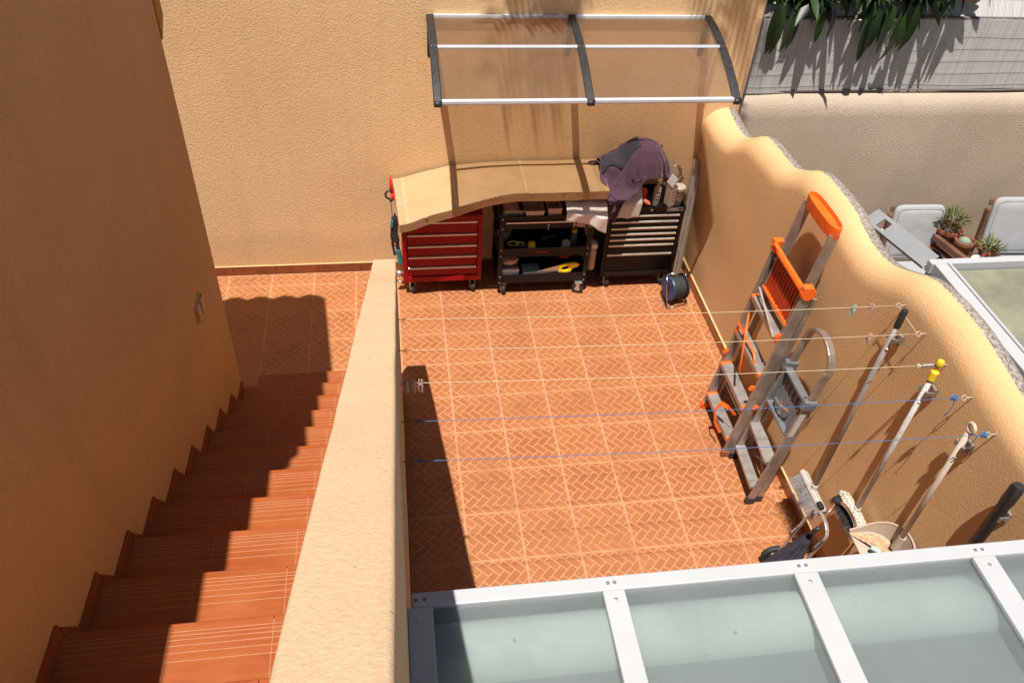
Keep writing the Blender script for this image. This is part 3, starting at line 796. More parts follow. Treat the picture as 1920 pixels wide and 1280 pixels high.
single(MB().prism([(.47, .712), (.61, .712), (.60, .76), (.55, .775), (.49, .765)], lambda p, t: (p[0], t, p[1]), .14, .28), 'parts_bag', 'bag of small pinkish parts lying in the clear bin', 'bag', M['pink_pl'], (.54, .2, .712), bevel=.012, seg=3)
# middle shelf
ft = thing('work_light', 'black and yellow hand torch lying on the middle cart shelf', 'torch', (.66, .2, .376))
g = MB(); g.lathe([(.018, 0), (.02, .02), (.02, .10), (.026, .12), (.026, .15)], (.54, .2, .41), (1, -.1, .02), 18); g.build('barrel', M['black_pl'], ft, autos=40)
g = MB(); g.lathe([(.036, .151), (.04, .16), (.04, .20), (.03, .205)], (.54, .2, .41), (1, -.1, .02), 18); g.build('head', M['yellow_pl'], ft, autos=40)
g = MB(); g.tube([(.57+.045*math.cos(a), .185, .44+.02*math.sin(a)) for a in [k*.5236 for k in range(12)]], .005, 6, True); g.tube([(.62+.03*math.cos(a), .18, .435+.02*math.sin(a)) for a in [k*.5236 for k in range(12)]], .005, 6, True); g.build('strap', M['yellow_pl'], ft, smooth=True)
single(MB().grid(lambda u, v: (.51+.055*math.cos(u*6.283)*(math.sin(v*3.14)+.02)+.02*fbm((u*5, v*4, 1)), .30+.05*math.sin(u*6.283)*(math.sin(v*3.14)+.02), .376+.16*v+.02*fbm((u*6, v*5, 7))*math.sin(v*3.14)), 18, 12, True), 'plastic_bag', 'crumpled clear plastic bag on the left of the middle cart shelf', 'bag', M['clear'], (.51, .3, .376))
g = MB(); g.lathe([(.012, -.015), (.034, -.015), (.036, 0), (.034, .015), (.012, .015)], (.995, .20, .413), (.1, -1, .1), 22)
single(g, 'tape_roll', 'white roll of tape standing on the middle cart shelf', 'tape', M['white_pl'], (.995, .2, .376), autos=40)
g = MB(); g.lathe([(.03, 0), (.03, .075), (.022, .085), (.022, .12)], (1.06, .24, .376), n=18); o_ = thing('glue_bottle', 'dark bottle with a yellow cap on the middle cart shelf', 'bottle', (1.06, .24, .376))
g.build('body', M['grey_pl'], o_, autos=40); g = MB(); g.lathe([(.024, .1205), (.024, .145), (.02, .148)], (1.06, .24, .376), n=18); g.build('cap', M['yellow_pl'], o_, autos=40)
g = MB(); g.lathe([(.03, 0), (.032, .05), (.02, .06), (.012, .15)], (.80, .27, .41), (.9, .2, .1), 14); g.bb(.80, .83, .25, .29, .377, .46)
single(g, 'power_drill', 'dark cordless drill lying in the middle of the middle cart shelf', 'drill', M['black_pl'], (.8, .27, .376), bevel=.004)
g = MB(); g.tube([(.93, .16, .385), (.955, .17, .395), (.97, .2, .383)], .01, 8); single(g, 'cable_end', 'short white cable end beside the tape roll', 'cable', M['white_pl'], (.95, .18, .376), smooth=True)
# bottom shelf
tb = thing('plastic_tub', 'clear plastic tub of orange parts on the lower cart shelf', 'tub', (.545, .19, .1215))
open_bin(.475, .61, .12, .26, .1215, .11, .12).build('tub', M['clear'], tb)
g = MB(); g.prism([(.482, .125), (.603, .125), (.60, .17), (.56, .19), (.52, .178), (.485, .186)], lambda p, t: (p[0], t, p[1]), .13, .25); g.build('contents', M['pink_pl'], tb, bevel=.008)
g = MB(); g.bb(.466, .621, .112, .268, .232, .240); g.build('lid', M['clear'], tb, bevel=.003)
single(MB().grid(lambda u, v: (.545+.07*math.cos(u*6.283)*(math.sin(v*3.14)**.6+.02)+.018*fbm((u*5, v*4, 11)), .19+.05*math.sin(u*6.283)*(math.sin(v*3.14)**.6+.02), .242+.075*v+.02*fbm((u*6, v*5, 17))*math.sin(v*3.14)), 20, 10, True), 'cable_bundle', 'pale crumpled bundle of wrapped cables lying on the plastic tub', 'cables', M['pink_pl'], (.545, .19, .242))
cs = thing('tool_case', 'grey blue plastic case on the lower cart shelf', 'case', (.73, .19, .1215))
g = MB(); g.bb(.655, .795, .13, .25, .1215, .165); g.build('base', M['grey_pl'], cs, bevel=.006); g = MB(); g.bb(.655, .795, .13, .25, .166, .196); lid_ = g.build('lid', simple('blue_grey_plastic', (.20, .27, .30), .45), cs, bevel=.006)
g = MB(); g.bb(.70, .715, .124, .13, .155, .178); g.bb(.735, .75, .124, .13, .155, .178); g.build('latch', M['steel'], lid_)
hs = thing('hand_saw', 'hand saw with a yellow handle resting on the lower cart shelf edge', 'saw', (.92, .11, .20))
g = MB(); g.prism([(.70, .175), (.945, .205), (.945, .265), (.93, .262), (.70, .19)], lambda p, t: (p[0], t, p[1]), .117, .1185); g.build('blade', M['steel'], hs)
def ring_prism(mb, outer, inner, fn, t0, t1):
    n = len(outer); vs = []
    for t in (t0, t1):
        vs += [fn(p, t) for p in outer]; vs += [fn(p, t) for p in inner]
    fs = []
    for i in range(n):
        j = (i+1) % n
        fs += [(i, j, n+j, n+i), (2*n+j, 2*n+i, 3*n+i, 3*n+j), (j, i, 2*n+i, 2*n+j), (n+i, n+j, 3*n+j, 3*n+i)]
    mb.add(vs, fs); return mb
og = [(.935, .20), (1.0, .19), (1.04, .205), (1.045, .23), (1.09, .25), (1.105, .268), (1.07, .285), (1.0, .28), (.94, .262)]
ig = [(.962, .222), (.985, .215), (1.01, .222), (1.015, .232), (1.02, .24), (1.025, .247), (1.02, .255), (.995, .258), (.962, .246)]
ring_prism(MB(), og, ig, lambda p, t: (p[0], t, p[1]), .107, .130).build('handle', M['yellow_pl'], hs, bevel=.004)
g = MB(); g.tube([(1.02+.055*math.cos(a), .28+.045*math.sin(a), .26+.02*math.cos(a)) for a in [k*.5236 for k in range(12)]], .014, 8, True)
single(g, 'tape_ring', 'red ring of tape at the right end of the lower cart shelf', 'tape', M['red_pl'], (1.02, .28, .1215), smooth=True)
g = MB(); g.lathe([(.025, 0), (.03, .05), (.02, .12), (.03, .13)], (.90, .33, .1215), n=14); g.bb(.86, .98, .29, .37, .1215, .17)
single(g, 'sanding_tool', 'dark sanding tool at the back of the lower cart shelf', 'power tool', M['black_pl'], (.92, .33, .1215), bevel=.003)
sb = thing('spray_bottle', 'tan spray bottle with a white head hanging on the right side of the cart', 'bottle', (1.205, .16, .2))
g = MB(); g.lathe([(.03, 0), (.033, .01), (.033, .17), (.018, .21)], (1.205, .16, .195), n=18); g.build('body', M['beige_pl'], sb, autos=40)
g = MB(); g.bb(1.18, 1.232, .12, .19, .408, .45); g.build('spray_head', M['white_pl'], sb, bevel=.006)

# ------------------------------------------------------------------ cardboard box lying across chest and cart
cb = thing('cardboard_box', 'long flat brown cardboard box sagging over the red chest and the cart', 'box', (.45, .2, .72))
TB = [(-.305, .80, .872), (-.10, .865, .925), (.10, .925, .975), (.25, .975, .99), (.40, 1.015, 1.0), (.55, 1.03, 1.004), (.9, 1.03, 1.006), (1.215, 1.03, 1.008)]
def boxtop(u, v):              # u along the length, v 0 front .. 1 back
    x = lerp(-.305, 1.215, u); tf = [(a, b) for a, b, c in TB]; tk = [(a, c) for a, b, c in TB]
    yf = lerp(-.045, -.025, u); 
    z = lerp(interp(tf, x), interp(tk, x), v)
    z += .004*fbm((x*3, v*2, 4))+.006*math.sin(math.pi*v)
    return Vector((x+(.0 if u < .5 else .012)*(v)+(-.03*v if u < .3 else 0)*(1-u/.3 if u < .3 else 0), lerp(yf, .462, v)+.004*fbm((x*6, v, 9))*(1-v), z))
nu, nv = 60, 14; TH = .080
g = MB(); vs = [boxtop(i/(nu-1), j/(nv-1)) for j in range(nv) for i in range(nu)]
vb = [p+Vector((.004*fbm((p.x*5, p.y*5, 2)), .012*(1-j/(nv-1)), -TH+.006*fbm((p.x*4, 1, 3)))) for j in range(nv) for p in vs[j*nu:(j+1)*nu]]
fs = [(j*nu+i, j*nu+i+1, (j+1)*nu+i+1, (j+1)*nu+i) for j in range(nv-1) for i in range(nu-1)]
N_ = len(vs); fs += [(N_+a, N_+d, N_+c, N_+b) for a, b, c, d in fs]
bd = [i for i in range(nu)]+[(j+1)*nu-1 for j in range(1, nv)]+[(nv-1)*nu+i for i in range(nu-2, -1, -1)]+[j*nu for j in range(nv-2, 0, -1)]
fs += [(bd[k], N_+bd[k], N_+bd[(k+1) % len(bd)], bd[(k+1) % len(bd)]) for k in range(len(bd))]
g.add(vs+vb, fs); g.build('carton', M['card'], cb, autos=40, bevel=.004)
def strip(u0, u1, name, m, lift=.0022, v0=.004, v1=.996):
    g = MB(); g.grid(lambda a, b: boxtop(lerp(u0, u1, a), lerp(v0, v1, b))+Vector((0, 0, lift)), 3, 12)
    g.grid(lambda a, b: boxtop(lerp(u0, u1, a), lerp(v0, v1, b))+Vector((0, 0, lift-.001)), 3, 12); return g.build(name, m, cb, smooth=True)
strip(.012, .030, 'tape_strip', M['card_tape']); strip(.040, .046, 'fold_crease', M['card_torn'], .0016); strip(.266, .276, 'fold_crease', M['card_torn'], .0016)
strip(.597, .606, 'fold_crease', M['card_torn'], .0016); strip(.955, .975, 'tape_strip', M['card_tape'])
for k in range(14):            # torn fibres on the front edge
    u = random.choice([random.uniform(.36, .52), random.uniform(.05, .3), random.uniform(.6, 1)]); p = boxtop(u, 0)
    g = MB(); L_ = random.uniform(.008, .03); g.add([p+Vector((0, -.002, .001)), p+Vector((L_, -.003, .0015)), p+Vector((L_*.7, .01, .002)), p+Vector((L_*.2, -.004, -random.uniform(.004, .012)))], [(0, 1, 2), (0, 3, 1), (0, 2, 3), (1, 3, 2)])
    g.build('torn_flap', M['card_torn'], cb)

# ------------------------------------------------------------------ cloths
def drape(name, label, mat, fn, nu, nv, org, cat='cloth', thick=.003):
    g = MB(); g.grid(fn, nu, nv); o = g.build(name, mat, org=org, smooth=True)
    sm = o.modifiers.new('thickness', 'SOLIDIFY'); sm.thickness = thick
    return tag(o, label, cat)
# purple heap: a cloth dropped over the things standing on the black chest
def drop_cloth(name, mat, org, size, n, centre, tilt, solids, frames, thick=.004, ripple=.03):
    tmp = []
    for mb in solids:
        me = mb.mesh('solid', [M['concrete']]); o = bpy.data.objects.new('solid', me); COL.objects.link(o); tmp.append(o)
        o.modifiers.new('col', 'COLLISION'); o.collision.thickness_outer = .006; o.collision.cloth_friction = 60
    g = MB(); R = Euler(tilt).to_matrix()
    g.grid(lambda u, v: Vector(centre)+R @ Vector(((u-.5)*size[0]*(.86+.1*math.sin(v*7)), (v-.5)*size[1]*(.86+.1*math.sin(u*6+1)), ripple*noise.noise(Vector((u*3.1, v*3.1, 5)))+ripple*.6*math.sin(u*9+v*5))), n[0], n[1])
    me = g.mesh(name, mat); o = bpy.data.objects.new(name, me); COL.objects.link(o)
    c = o.modifiers.new('cloth', 'CLOTH'); st_ = c.settings; st_.quality = 5; st_.mass = .25
    st_.tension_stiffness = 8; st_.compression_stiffness = 8; st_.shear_stiffness = 3; st_.bending_stiffness = .02; st_.air_damping = 1.5
    c.collision_settings.collision_quality = 3; c.collision_settings.distance_min = .006; c.collision_settings.use_self_collision = True; c.collision_settings.self_distance_min = .004
    c.point_cache.frame_start = 1; c.point_cache.frame_end = frames
    SC.frame_start = 1; SC.frame_end = frames
    for f in range(1, frames+1): SC.frame_set(f); bpy.context.view_layer.update()
    m2 = bpy.data.meshes.new_from_object(o.evaluated_get(bpy.context.evaluated_depsgraph_get()))
    bpy.data.objects.remove(o)
    for q in tmp: bpy.data.objects.remove(q)
    SC.frame_set(1)
    ov = Vector(org)
    for v in m2.vertices: v.co -= ov
    m2.polygons.foreach_set('use_smooth', [True]*len(m2.polygons))
    r = bpy.data.objects.new(name, m2); COL.objects.link(r); r.location = ov; ORG[r.name] = ov
    s1_ = r.modifiers.new('thickness', 'SOLIDIFY'); s1_.thickness = thick; s2_ = r.modifiers.new('smooth', 'SUBSURF'); s2_.levels = 1; s2_.render_levels = 1
    return r
SOL = [MB().bb(1.0, 1.9, -.1, .62, .60, .745), MB().bb(.9, 2.3, YB, .8, .3, 2.2), MB().bb(.7, 1.20, -.03, .47, .9, 1.02), MB().bb(1.1, 1.9, -.1, .085, .7, .93), MB().bb(1.72, 2.0, 0, .47, .7, .95),
       MB().lathe([(.02, 0), (.17, .0), (.18, .24), (.15, .40), (.10, .47), (.005, .50)], (1.49, .30, .74), (.10, 0, 1), 18), MB().lathe([(.02, 0), (.11, .0), (.12, .24), (.09, .35), (.005, .38)], (1.30, .28, .74), (-.08, 0, 1), 14)]
ph_ = drop_cloth('purple_cloth', M['purple'], (1.475, .285, .775), (.74, .58), (62, 56), (1.49, .26, 1.42), (.05, .0, .30), SOL, 32, .003, .15)
tag(ph_, 'rumpled heap of purple cloth on top of the black drawer chest', 'cloth')
drape('purple_sleeve', 'loose purple cloth end hanging down between box and black chest', M['purple'],
      lambda u, v: Vector((1.30+.13*(u-.5)*(1-.5*v)+.03*math.sin(v*5)+.02*math.sin(u*9), .20-.12*math.sin(min(1, v*1.3)*1.57)+.02*math.sin(u*8+v*3), 1.0-.05*v-.34*max(0, v-.25)+.015*math.sin(u*11))), 24, 26, (1.3, .1, .8))
from mathutils.bvhtree import BVHTree
_vs = [v.co+ph_.location for v in ph_.data.vertices]; BV = BVHTree.FromPolygons(_vs, [tuple(p.vertices) for p in ph_.data.polygons])
def on_heap(u, v):
    x = lerp(1.19, 1.48, u); y = lerp(.16, .30, v)+.06*u+.012*math.sin(u*9)
    h = BV.ray_cast(Vector((x, y, 2)), Vector((0, 0, -1)))
    return Vector((x, y, (h[0].z if h[0] is not None else .95)+.012+.006*math.sin(v*9+u*6)))
drape('dark_cloth', 'dark grey cloth folded over the upper left of the purple heap', M['navy'], on_heap, 40, 18, (1.3, .2, 1.1), thick=.008)
bpy.data.objects['dark_cloth'].modifiers.new('relax', 'SMOOTH').iterations = 6
drape('white_sheet', 'white paper sheet hanging over the front of the black chest', M['paper'],
      lambda u, v: Vector((lerp(1.365, 1.535, u)-.02*v, (.30-.19*min(1, v/.45) if v < .45 else .108-.004*math.sin(u*6)), (.93-.11*(v/.45)**2 if v < .45 else lerp(.82, .70, (v-.45)/.55))+.006*math.sin(u*9))), 16, 26, (1.45, .11, .7), 'paper', .0015)
drape('white_rag', 'white rag hanging over the right corner of the tool cart', M['white_cloth'],
      lambda u, v: Vector((lerp(.915, 1.215, u)+.02*v*u, .16-.205*min(1, v*1.7)+.009*math.sin(u*11+v*3)*min(1, v*1.5)+.03*max(0, v-.5), .90-.02*v-(.10+.13*u*u)*max(0, v-.35)/.65+.006*math.sin(u*13))), 60, 30, (1.06, .1, .75), thick=.004)
drape('white_towel', 'white towel bunched between the box corner and the black chest', M['white_cloth'],
      lambda u, v: Vector((1.175+.13*u+.015*math.sin(v*8), .085+.10*v+.012*math.sin(u*12), .90-.12*(1-v)+.05*u*v+.012*math.sin(u*15+v*4)-.06*(u-.5)**2)), 24, 18, (1.24, .1, .78), thick=.006)
# bottles, cartons and jars on the black chest
cn = thing('carton', 'narrow white and brown medicine carton standing on the front edge of the black chest', 'carton', (1.75, .16, .772))
g = MB(); R5 = Matrix.Rotation(.35, 3, 'Z'); g.box((1.755, .17, .862), (.05, .07, .178), R5); g.build('box', M['offwhite'], cn, bevel=.002)
g = MB(); g.box((1.755+.0265*math.cos(.35), .17+.0265*math.sin(.35), .862), (.002, .066, .17), R5); g.build('brown_side', simple('orange_brown_print', (.34, .15, .05), .6), cn)
g = MB()
for k, z in enumerate((.82, .85, .875, .90)): g.box((1.755+.0355*math.sin(.35), .17-.0355*math.cos(.35), z), (.03 if k % 2 else .02, .001, .006), R5)
g.build('print', M['label'], cn)
g = MB(); g.box((1.745, .16, .985), (.008, .075, .075), Matrix.Rotation(.4, 3, 'Y') @ R5); g.build('open_flap', M['paper'], cn)
bt = thing('label_bottle', 'small white bottle with printed label behind the medicine carton', 'bottle', (1.665, .22, .74))
g = MB(); g.lathe([(.027, 0), (.029, .01), (.029, .15), (.012, .175), (.012, .20)], (1.665, .22, .741), n=18); g.build('body', M['offwhite'], bt, autos=40)
g = MB()
for z in (.80, .83, .86): g.bb(1.648, 1.676, .1895, .1905, z, z+.008)
g.build('label_print', M['label'], bt)
jr = thing('glass_jar', 'round glass jar with a white lid on the right corner of the black chest', 'jar', (1.835, .215, .772))
g = MB(); g.lathe([(.038, 0), (.042, .01), (.042, .11), (.034, .125), (.034, .135)], (1.835, .215, .741), n=24); g.build('glass', M['clear'], jr, autos=40)
g = MB(); g.lathe([(.044, .1355), (.047, .14), (.047, .16), (.040, .166)], (1.835, .215, .741), n=24); g.build('lid', M['white_pl'], jr, autos=40)
g = MB(); g.lathe([(.034, .003), (.036, .06)], (1.835, .215, .741), n=18); g.build('contents', M['ltgrey_pl'], jr)
single(MB().grid(lambda u, v: (1.82+.085*math.cos(u*6.283)*(math.sin(v*3.14)**.7+.02)+.025*fbm((u*5, v*4, 31)), .37+.06*math.sin(u*6.283)*(math.sin(v*3.14)**.7+.02), .742+.27*v+.03*fbm((u*6, v*5, 27))*math.sin(v*3.14)), 26, 16, True), 'plastic_bottle_bag', 'clear plastic bag standing at the back right corner of the black chest', 'bag', M['clear'], (1.82, .37, .742))
g = MB(); g.lathe([(.004, 0), (.017, .02), (.017, .06), (.013, .10)], (1.60, .14, .792), (-.6, .5, .25), 12)
kn = thing('utility_tool', 'orange tipped tool poking out over the black chest edge', 'tool', (1.6, .14, .78)); g.build('tip', simple('salmon_plastic', (.78, .22, .12), .45), kn, autos=40)
g = MB(); g.lathe([(.018, .101), (.02, .13), (.02, .22)], (1.60, .14, .792), (-.6, .5, .25), 12); g.build('grip', M['black_pl'], kn, autos=40)
single(MB().lathe([(.02, 0), (.03, .03), (.03, .11), (.02, .13)], (1.565, .24, .742), n=14), 'red_canister', 'red canister half hidden under the purple cloth', 'canister', M['red_pl'], (1.565, .24, .742), autos=40)

# ------------------------------------------------------------------ tools hanging by the red chest, profile and cable reel
cl = thing('hand_clamp', 'red handled clamp hanging on the left end of the red chest', 'clamp', (-.345, .25, .72))
g = MB(); g.tube([(-.352, .30, 1.0), (-.350, .295, .93), (-.345, .29, .865)], [.006, .013, .016], 10); g.tube([(-.345, .29, .865), (-.335, .285, .815), (-.31, .28, .80)], .014, 10); g.build('handle', M['red_pl'], cl, smooth=True)
g = MB(); g.tube([(-.338, .285, .85)]+[(-.368+.026*math.cos(a), .285, .845+.035*math.sin(a)) for a in (1.2, 2, 2.8, 3.6, 4.4, 5)], .008, 8); g.tube([(-.36, .285, .81), (-.35, .28, .79)], .013, 8); g.build('jaw', M['black_pl'], cl, smooth=True)
g = MB(); g.tube([(-.358, .285, .80), (-.35, .27, .66)], .004, 6); g.build('spindle', M['steel'], cl)
lp = thing('bolt_cutter', 'black and teal tool hanging beside the red chest above the parapet end', 'hand tool', (-.33, .22, .3))
g = MB(); g.tube([(-.335, .23, .72), (-.325, .22, .66)], [.004, .02], 8); g.bar((-.330, .22, .69), (-.345, .21, .54), .055, .03, (0, 1, 0)); g.bar((-.345, .21, .54), (-.335, .205, .48), .06, .035, (0, 1, 0)); g.build('body', M['black_pl'], lp, bevel=.006)
g = MB(); g.bar((-.352, .20, .68), (-.362, .19, .62), .02, .012, (0, 1, 0)); g.build('side_cover', M['teal'], lp, bevel=.003); g = MB(); g.tube([(-.318, .2, .41), (-.305, .195, .28)], [.018, .022], 10); g.build('grip', M['teal'], lp, bevel=.003)
g = MB(); g.tube([(-.36, .205, .47), (-.345, .2, .36)], .011, 8); g.tube([(-.325, .205, .48), (-.318, .2, .405)], .014, 8); g.build('arms', M['black_pl'], lp)
g = MB(); g.tube([(-.345, .205, .44), (-.338, .2, .40)], .009, 8); g.build('spring', M['beige_pl'], lp)
sc_ = thing('shackle', 'small grey metal shackle hanging low at the left side of the red chest', 'shackle', (-.3, .13, 0))
g = MB(); g.tube([(-.318+.03*math.cos(a), .2, .13+.035*math.sin(a)) for a in [k*.5236 for k in range(12)]], .009, 8, True); g.bb(-.345, -.29, .185, .215, .155, .20); g.build('ring', M['steel'], sc_, smooth=True)
pf = thing('aluminium_profile', 'long pale aluminium profile leaning in the corner beside the black chest', 'metal profile', (1.97, .2, 0))
a_, b_ = Vector((1.965, .225, .0)), Vector((2.022, .44, 1.0)); dv = (b_-a_).normalized()
g = MB(); g.bar(a_, b_, .066, .006, (0, -1, .2)); sd_ = dv.cross(Vector((0, -1, .2))).normalized()
nn = sd_.cross(dv).normalized()
for s_ in (-.030, 0, .030): g.bar(a_+sd_*s_+nn*.014, b_+sd_*s_+nn*.014, .005, .022, (0, -1, .2))
g.build('extrusion', M['alu'], pf)
g = MB(); g.box((1.985, .19, .008), (.13, .05, .014), Matrix.Rotation(.3, 3, 'Z')); g.build('foot', M['alu'], pf, bevel=.003)

rl = thing('cable_reel', 'black cable reel with a blue ring on a steel stand in the corner', 'cable reel', (1.88, -.06, 0))
rc0 = Vector((1.875, -.045, .125)); rax = Vector((-.97, -.22, .05)).normalized()
g = MB(); g.lathe([(.055, -.055), (.088, -.055), (.094, -.04), (.09, -.028), (.096, -.014), (.09, 0), (.096, .014), (.09, .028), (.094, .04), (.088, .055), (.055, .055)], rc0, rax, 30); g.build('cable', M['rubber'], rl, smooth=True)
ringo = MB(); ringo.lathe([(.062, .056), (.100, .056), (.104, .062), (.100, .070), (.062, .068)], rc0, rax, 32); ringo.build('blue_ring', simple('navy_blue_plastic', (.018, .045, .13), .4), rl, autos=40)
g = MB(); g.lathe([(.02, .05), (.061, .052), (.061, .062), (.02, .075)], rc0, rax, 24); g.build('hub', M['black_pl'], rl, autos=40)
g = MB(); g.lathe([(.06, -.072), (.104, -.070), (.104, -.058), (.06, -.056)], rc0, rax, 32); g.build('flange', M['black_pl'], rl, autos=40)
g = MB()
for s_ in (-.085, .085):
    q = rc0+rax*s_
    g.tube([q+Vector((0, .095, -.117)), q+Vector((0, -.10, -.117)), q+Vector((0, -.07, -.06)), q+Vector((0, 0, .03)), q+Vector((0, .04, .11))], .006, 8)
g.tube([rc0+rax*-.085+Vector((0, .04, .11)), rc0+rax*.085+Vector((0, .04, .11))], .007, 8); g.tube([rc0+rax*-.085+Vector((0, -.10, -.117)), rc0+rax*.085+Vector((0, -.10, -.117))], .006, 8)
g.build('stand', M['chrome'], rl, smooth=True)

# ------------------------------------------------------------------ ladders leaning on the wavy wall
ld = thing('platform_ladder', 'tall aluminium platform ladder with orange plastic fittings leaning on the wavy wall', 'ladder', (1.80, -1.46, 0))
LA = lambda z, y, dx=0.: Vector((1.777+.112*z+dx, y, z))
for y in (-1.235, -1.68):
    s_ = 1 if y > -1.4 else -1
    g = MB(); g.bar(LA(.0, y), LA(1.38, y), .022, .062, (-1, 0, .1)); g.bar(LA(.02, y-s_*.013, -.022), LA(1.36, y-s_*.013, -.022), .006, .012, (-1, 0, .1)); g.bar(LA(.02, y-s_*.013, .022), LA(1.36, y-s_*.013, .022), .006, .012, (-1, 0, .1))
    ra_ = g.build('front_rail', M['alu_brown'], ld, bevel=.002)
    g = MB(); g.bar(LA(-.0, y)+Vector((0, 0, .003)), LA(.05, y), .032, .074, (-1, 0, .1)); g.build('foot', M['orange'] if s_ > 0 else M['brown_pot'], ra_, bevel=.004)
    y2 = y-s_*.012
    g = MB(); g.bar(LA(.0, y2, .075), LA(1.33, y2, .062), .020, .036, (-1, 0, .1)); rr = g.build('rear_rail', M['alu_brown'], ld, bevel=.002)
    g = MB(); g.bar(LA(.0, y2, .075)+Vector((0, 0, .003)), LA(.045, y2, .075), .028, .046, (-1, 0, .1)); g.build('foot', M['black_pl'], rr, bevel=.004)
    yt = -1.285 if s_ > 0 else -1.628
    g = MB(); g.bar(LA(1.0, lerp(y, yt, .5)-s_*.02, .02), LA(1.735, yt, .02), .010, .066, (-1, 0, .1)); g.build('guard_rail', M['alu_brown'], ld, bevel=.002)
    # orange hinge block
    g = MB(); c = LA(1.385, y-.0*s_, -.004); g.lathe([(.038, -.022), (.043, -.016), (.043, .016), (.038, .022)], c, (0, 1, 0), 24); g.box(c+Vector((-.010, 0, .028)), (.060, .0445, .036)); hg = g.build('hinge', M['orange'], ld)
g = MB(); g.bar(LA(1.42, -1.25, -.045), LA(1.42, -1.67, -.045), .022, .010, (-.3, 0, 1)); g.build('cross_bar', M['orange'], ld, bevel=.003)
# rounded tray cap at the very top
cap = []
for k in range(28):
    a = 2*math.pi*k/28; cap.append((.040*math.copysign(abs(math.sin(a))**.7, math.sin(a)), .186*math.copysign(abs(math.cos(a))**.62, math.cos(a))))
cc = LA(1.755, -1.456, .025); n = len(cap)
g = MB(); g.add([cc+Vector((p[0]*.9, p[1]*.97, -.045)) for p in cap]+[cc+Vector((p[0], p[1], .0)) for p in cap]+[cc+Vector((p[0], p[1], .030)) for p in cap]+[cc+Vector((p[0]*.8, p[1]*.95, .034)) for p in cap]+[cc+Vector((p[0]*.72, p[1]*.92, .010)) for p in cap],
    [tuple(range(n-1, -1, -1))]+[(r*n+i, r*n+(i+1) % n, (r+1)*n+(i+1) % n, (r+1)*n+i) for r in range(4) for i in range(n)]+[tuple(4*n+i for i in range(n))])
g.build('top_cap', M['orange'], ld, autos=35)
for k, z in enumerate((.15, .44, .73, 1.02)):
    g = MB(); c0, c1 = LA(z, -1.248), LA(z, -1.668); g.bar(c0, c1, .080, .018, (0, 0, 1))
    for q in (-.03, -.018, -.006, .006, .018, .03): g.bar(c0+Vector((q, 0, .010)), c1+Vector((q, 0, .010)), .004, .003, (0, 0, 1))
    g.bar(c0+Vector((-.036, 0, -.014)), c1+Vector((-.036, 0, -.014)), .005, .03, (0, 0, 1))
    sp_ = g.build('step', M['alu_dull'], ld)
    for y in (-1.255, -1.661):
        g = MB(); g.box(LA(z-.002, y), (.086, .022, .028)); g.build('step_end', M['orange'], sp_, bevel=.003)
for z in (.25, .62, .95):
    g = MB(); g.bar(LA(z, -1.26, .072), LA(z, -1.655, .072), .034, .018, (0, 0, 1)); g.build('rear_rung', M['alu_dull'], ld, bevel=.002)
# folded orange platform with ribs, tools trays and straps
P0 = LA(1.335, -1.46, .0); Rp = Matrix.Rotation(-.13, 3, 'Y') @ Matrix.Rotation(0, 3, 'X')
Rp = Matrix.Rotation(.115, 3, 'Y')
g = MB(); g.box(LA(1.235, -1.457, .01), (.022, .375, .24), Rp); pf_ = g.build('platform', M['dkorange'], ld, bevel=.006)
for k in range(11):
    g = MB(); g.box(LA(1.22, -1.457+(-.17+.034*k), -.004), (.008, .010, .24), Rp); g.build('rib', M['dkorange'], pf_, bevel=.002)
for z_ in (1.11, 1.355): g = MB(); g.box(LA(z_, -1.457, .0), (.03, .385, .02), Rp); g.build('platform_edge', M['orange'], pf_, bevel=.004)
g = MB(); g.bar(LA(1.10, -1.27, -.03), LA(1.02, -1.64, -.05), .012, .012); g.build('stay', M['alu_dull'], ld)
g = MB(); g.tube([LA(.92, -1.30, -.04), LA(.62, -1.52, -.07)], .007, 6); g.tube([LA(.80, -1.245, -.05), LA(.78, -1.5, -.03), LA(.70, -1.64, -.03)], .008, 6); g.build('stay_rod', M['orange'], ld, smooth=True)
g = MB()
pts = [LA(.33, -1.62, -.03), LA(.36, -1.58, -.07), LA(.34, -1.52, -.09), LA(.26, -1.50, -.10), LA(.18, -1.54, -.09), LA(.14, -1.60, -.06)]
for a, b in zip(pts, pts[1:]): g.bar(a, b, .028, .004, (-1, .2, .3))
g.build('strap', M['orange'], ld)
for (z, y, dx) in ((.62, -1.665, -.04), (1.05, -1.665, -.04), (.40, -1.665, .0), (.55, -1.25, -.045), (.47, -1.69, .03)):
    g = MB(); g.box(LA(z, y, dx), (.03, .02, .035), Matrix.Rotation(.4, 3, 'Y')); g.build('clip', M['orange'], ld, bevel=.005)

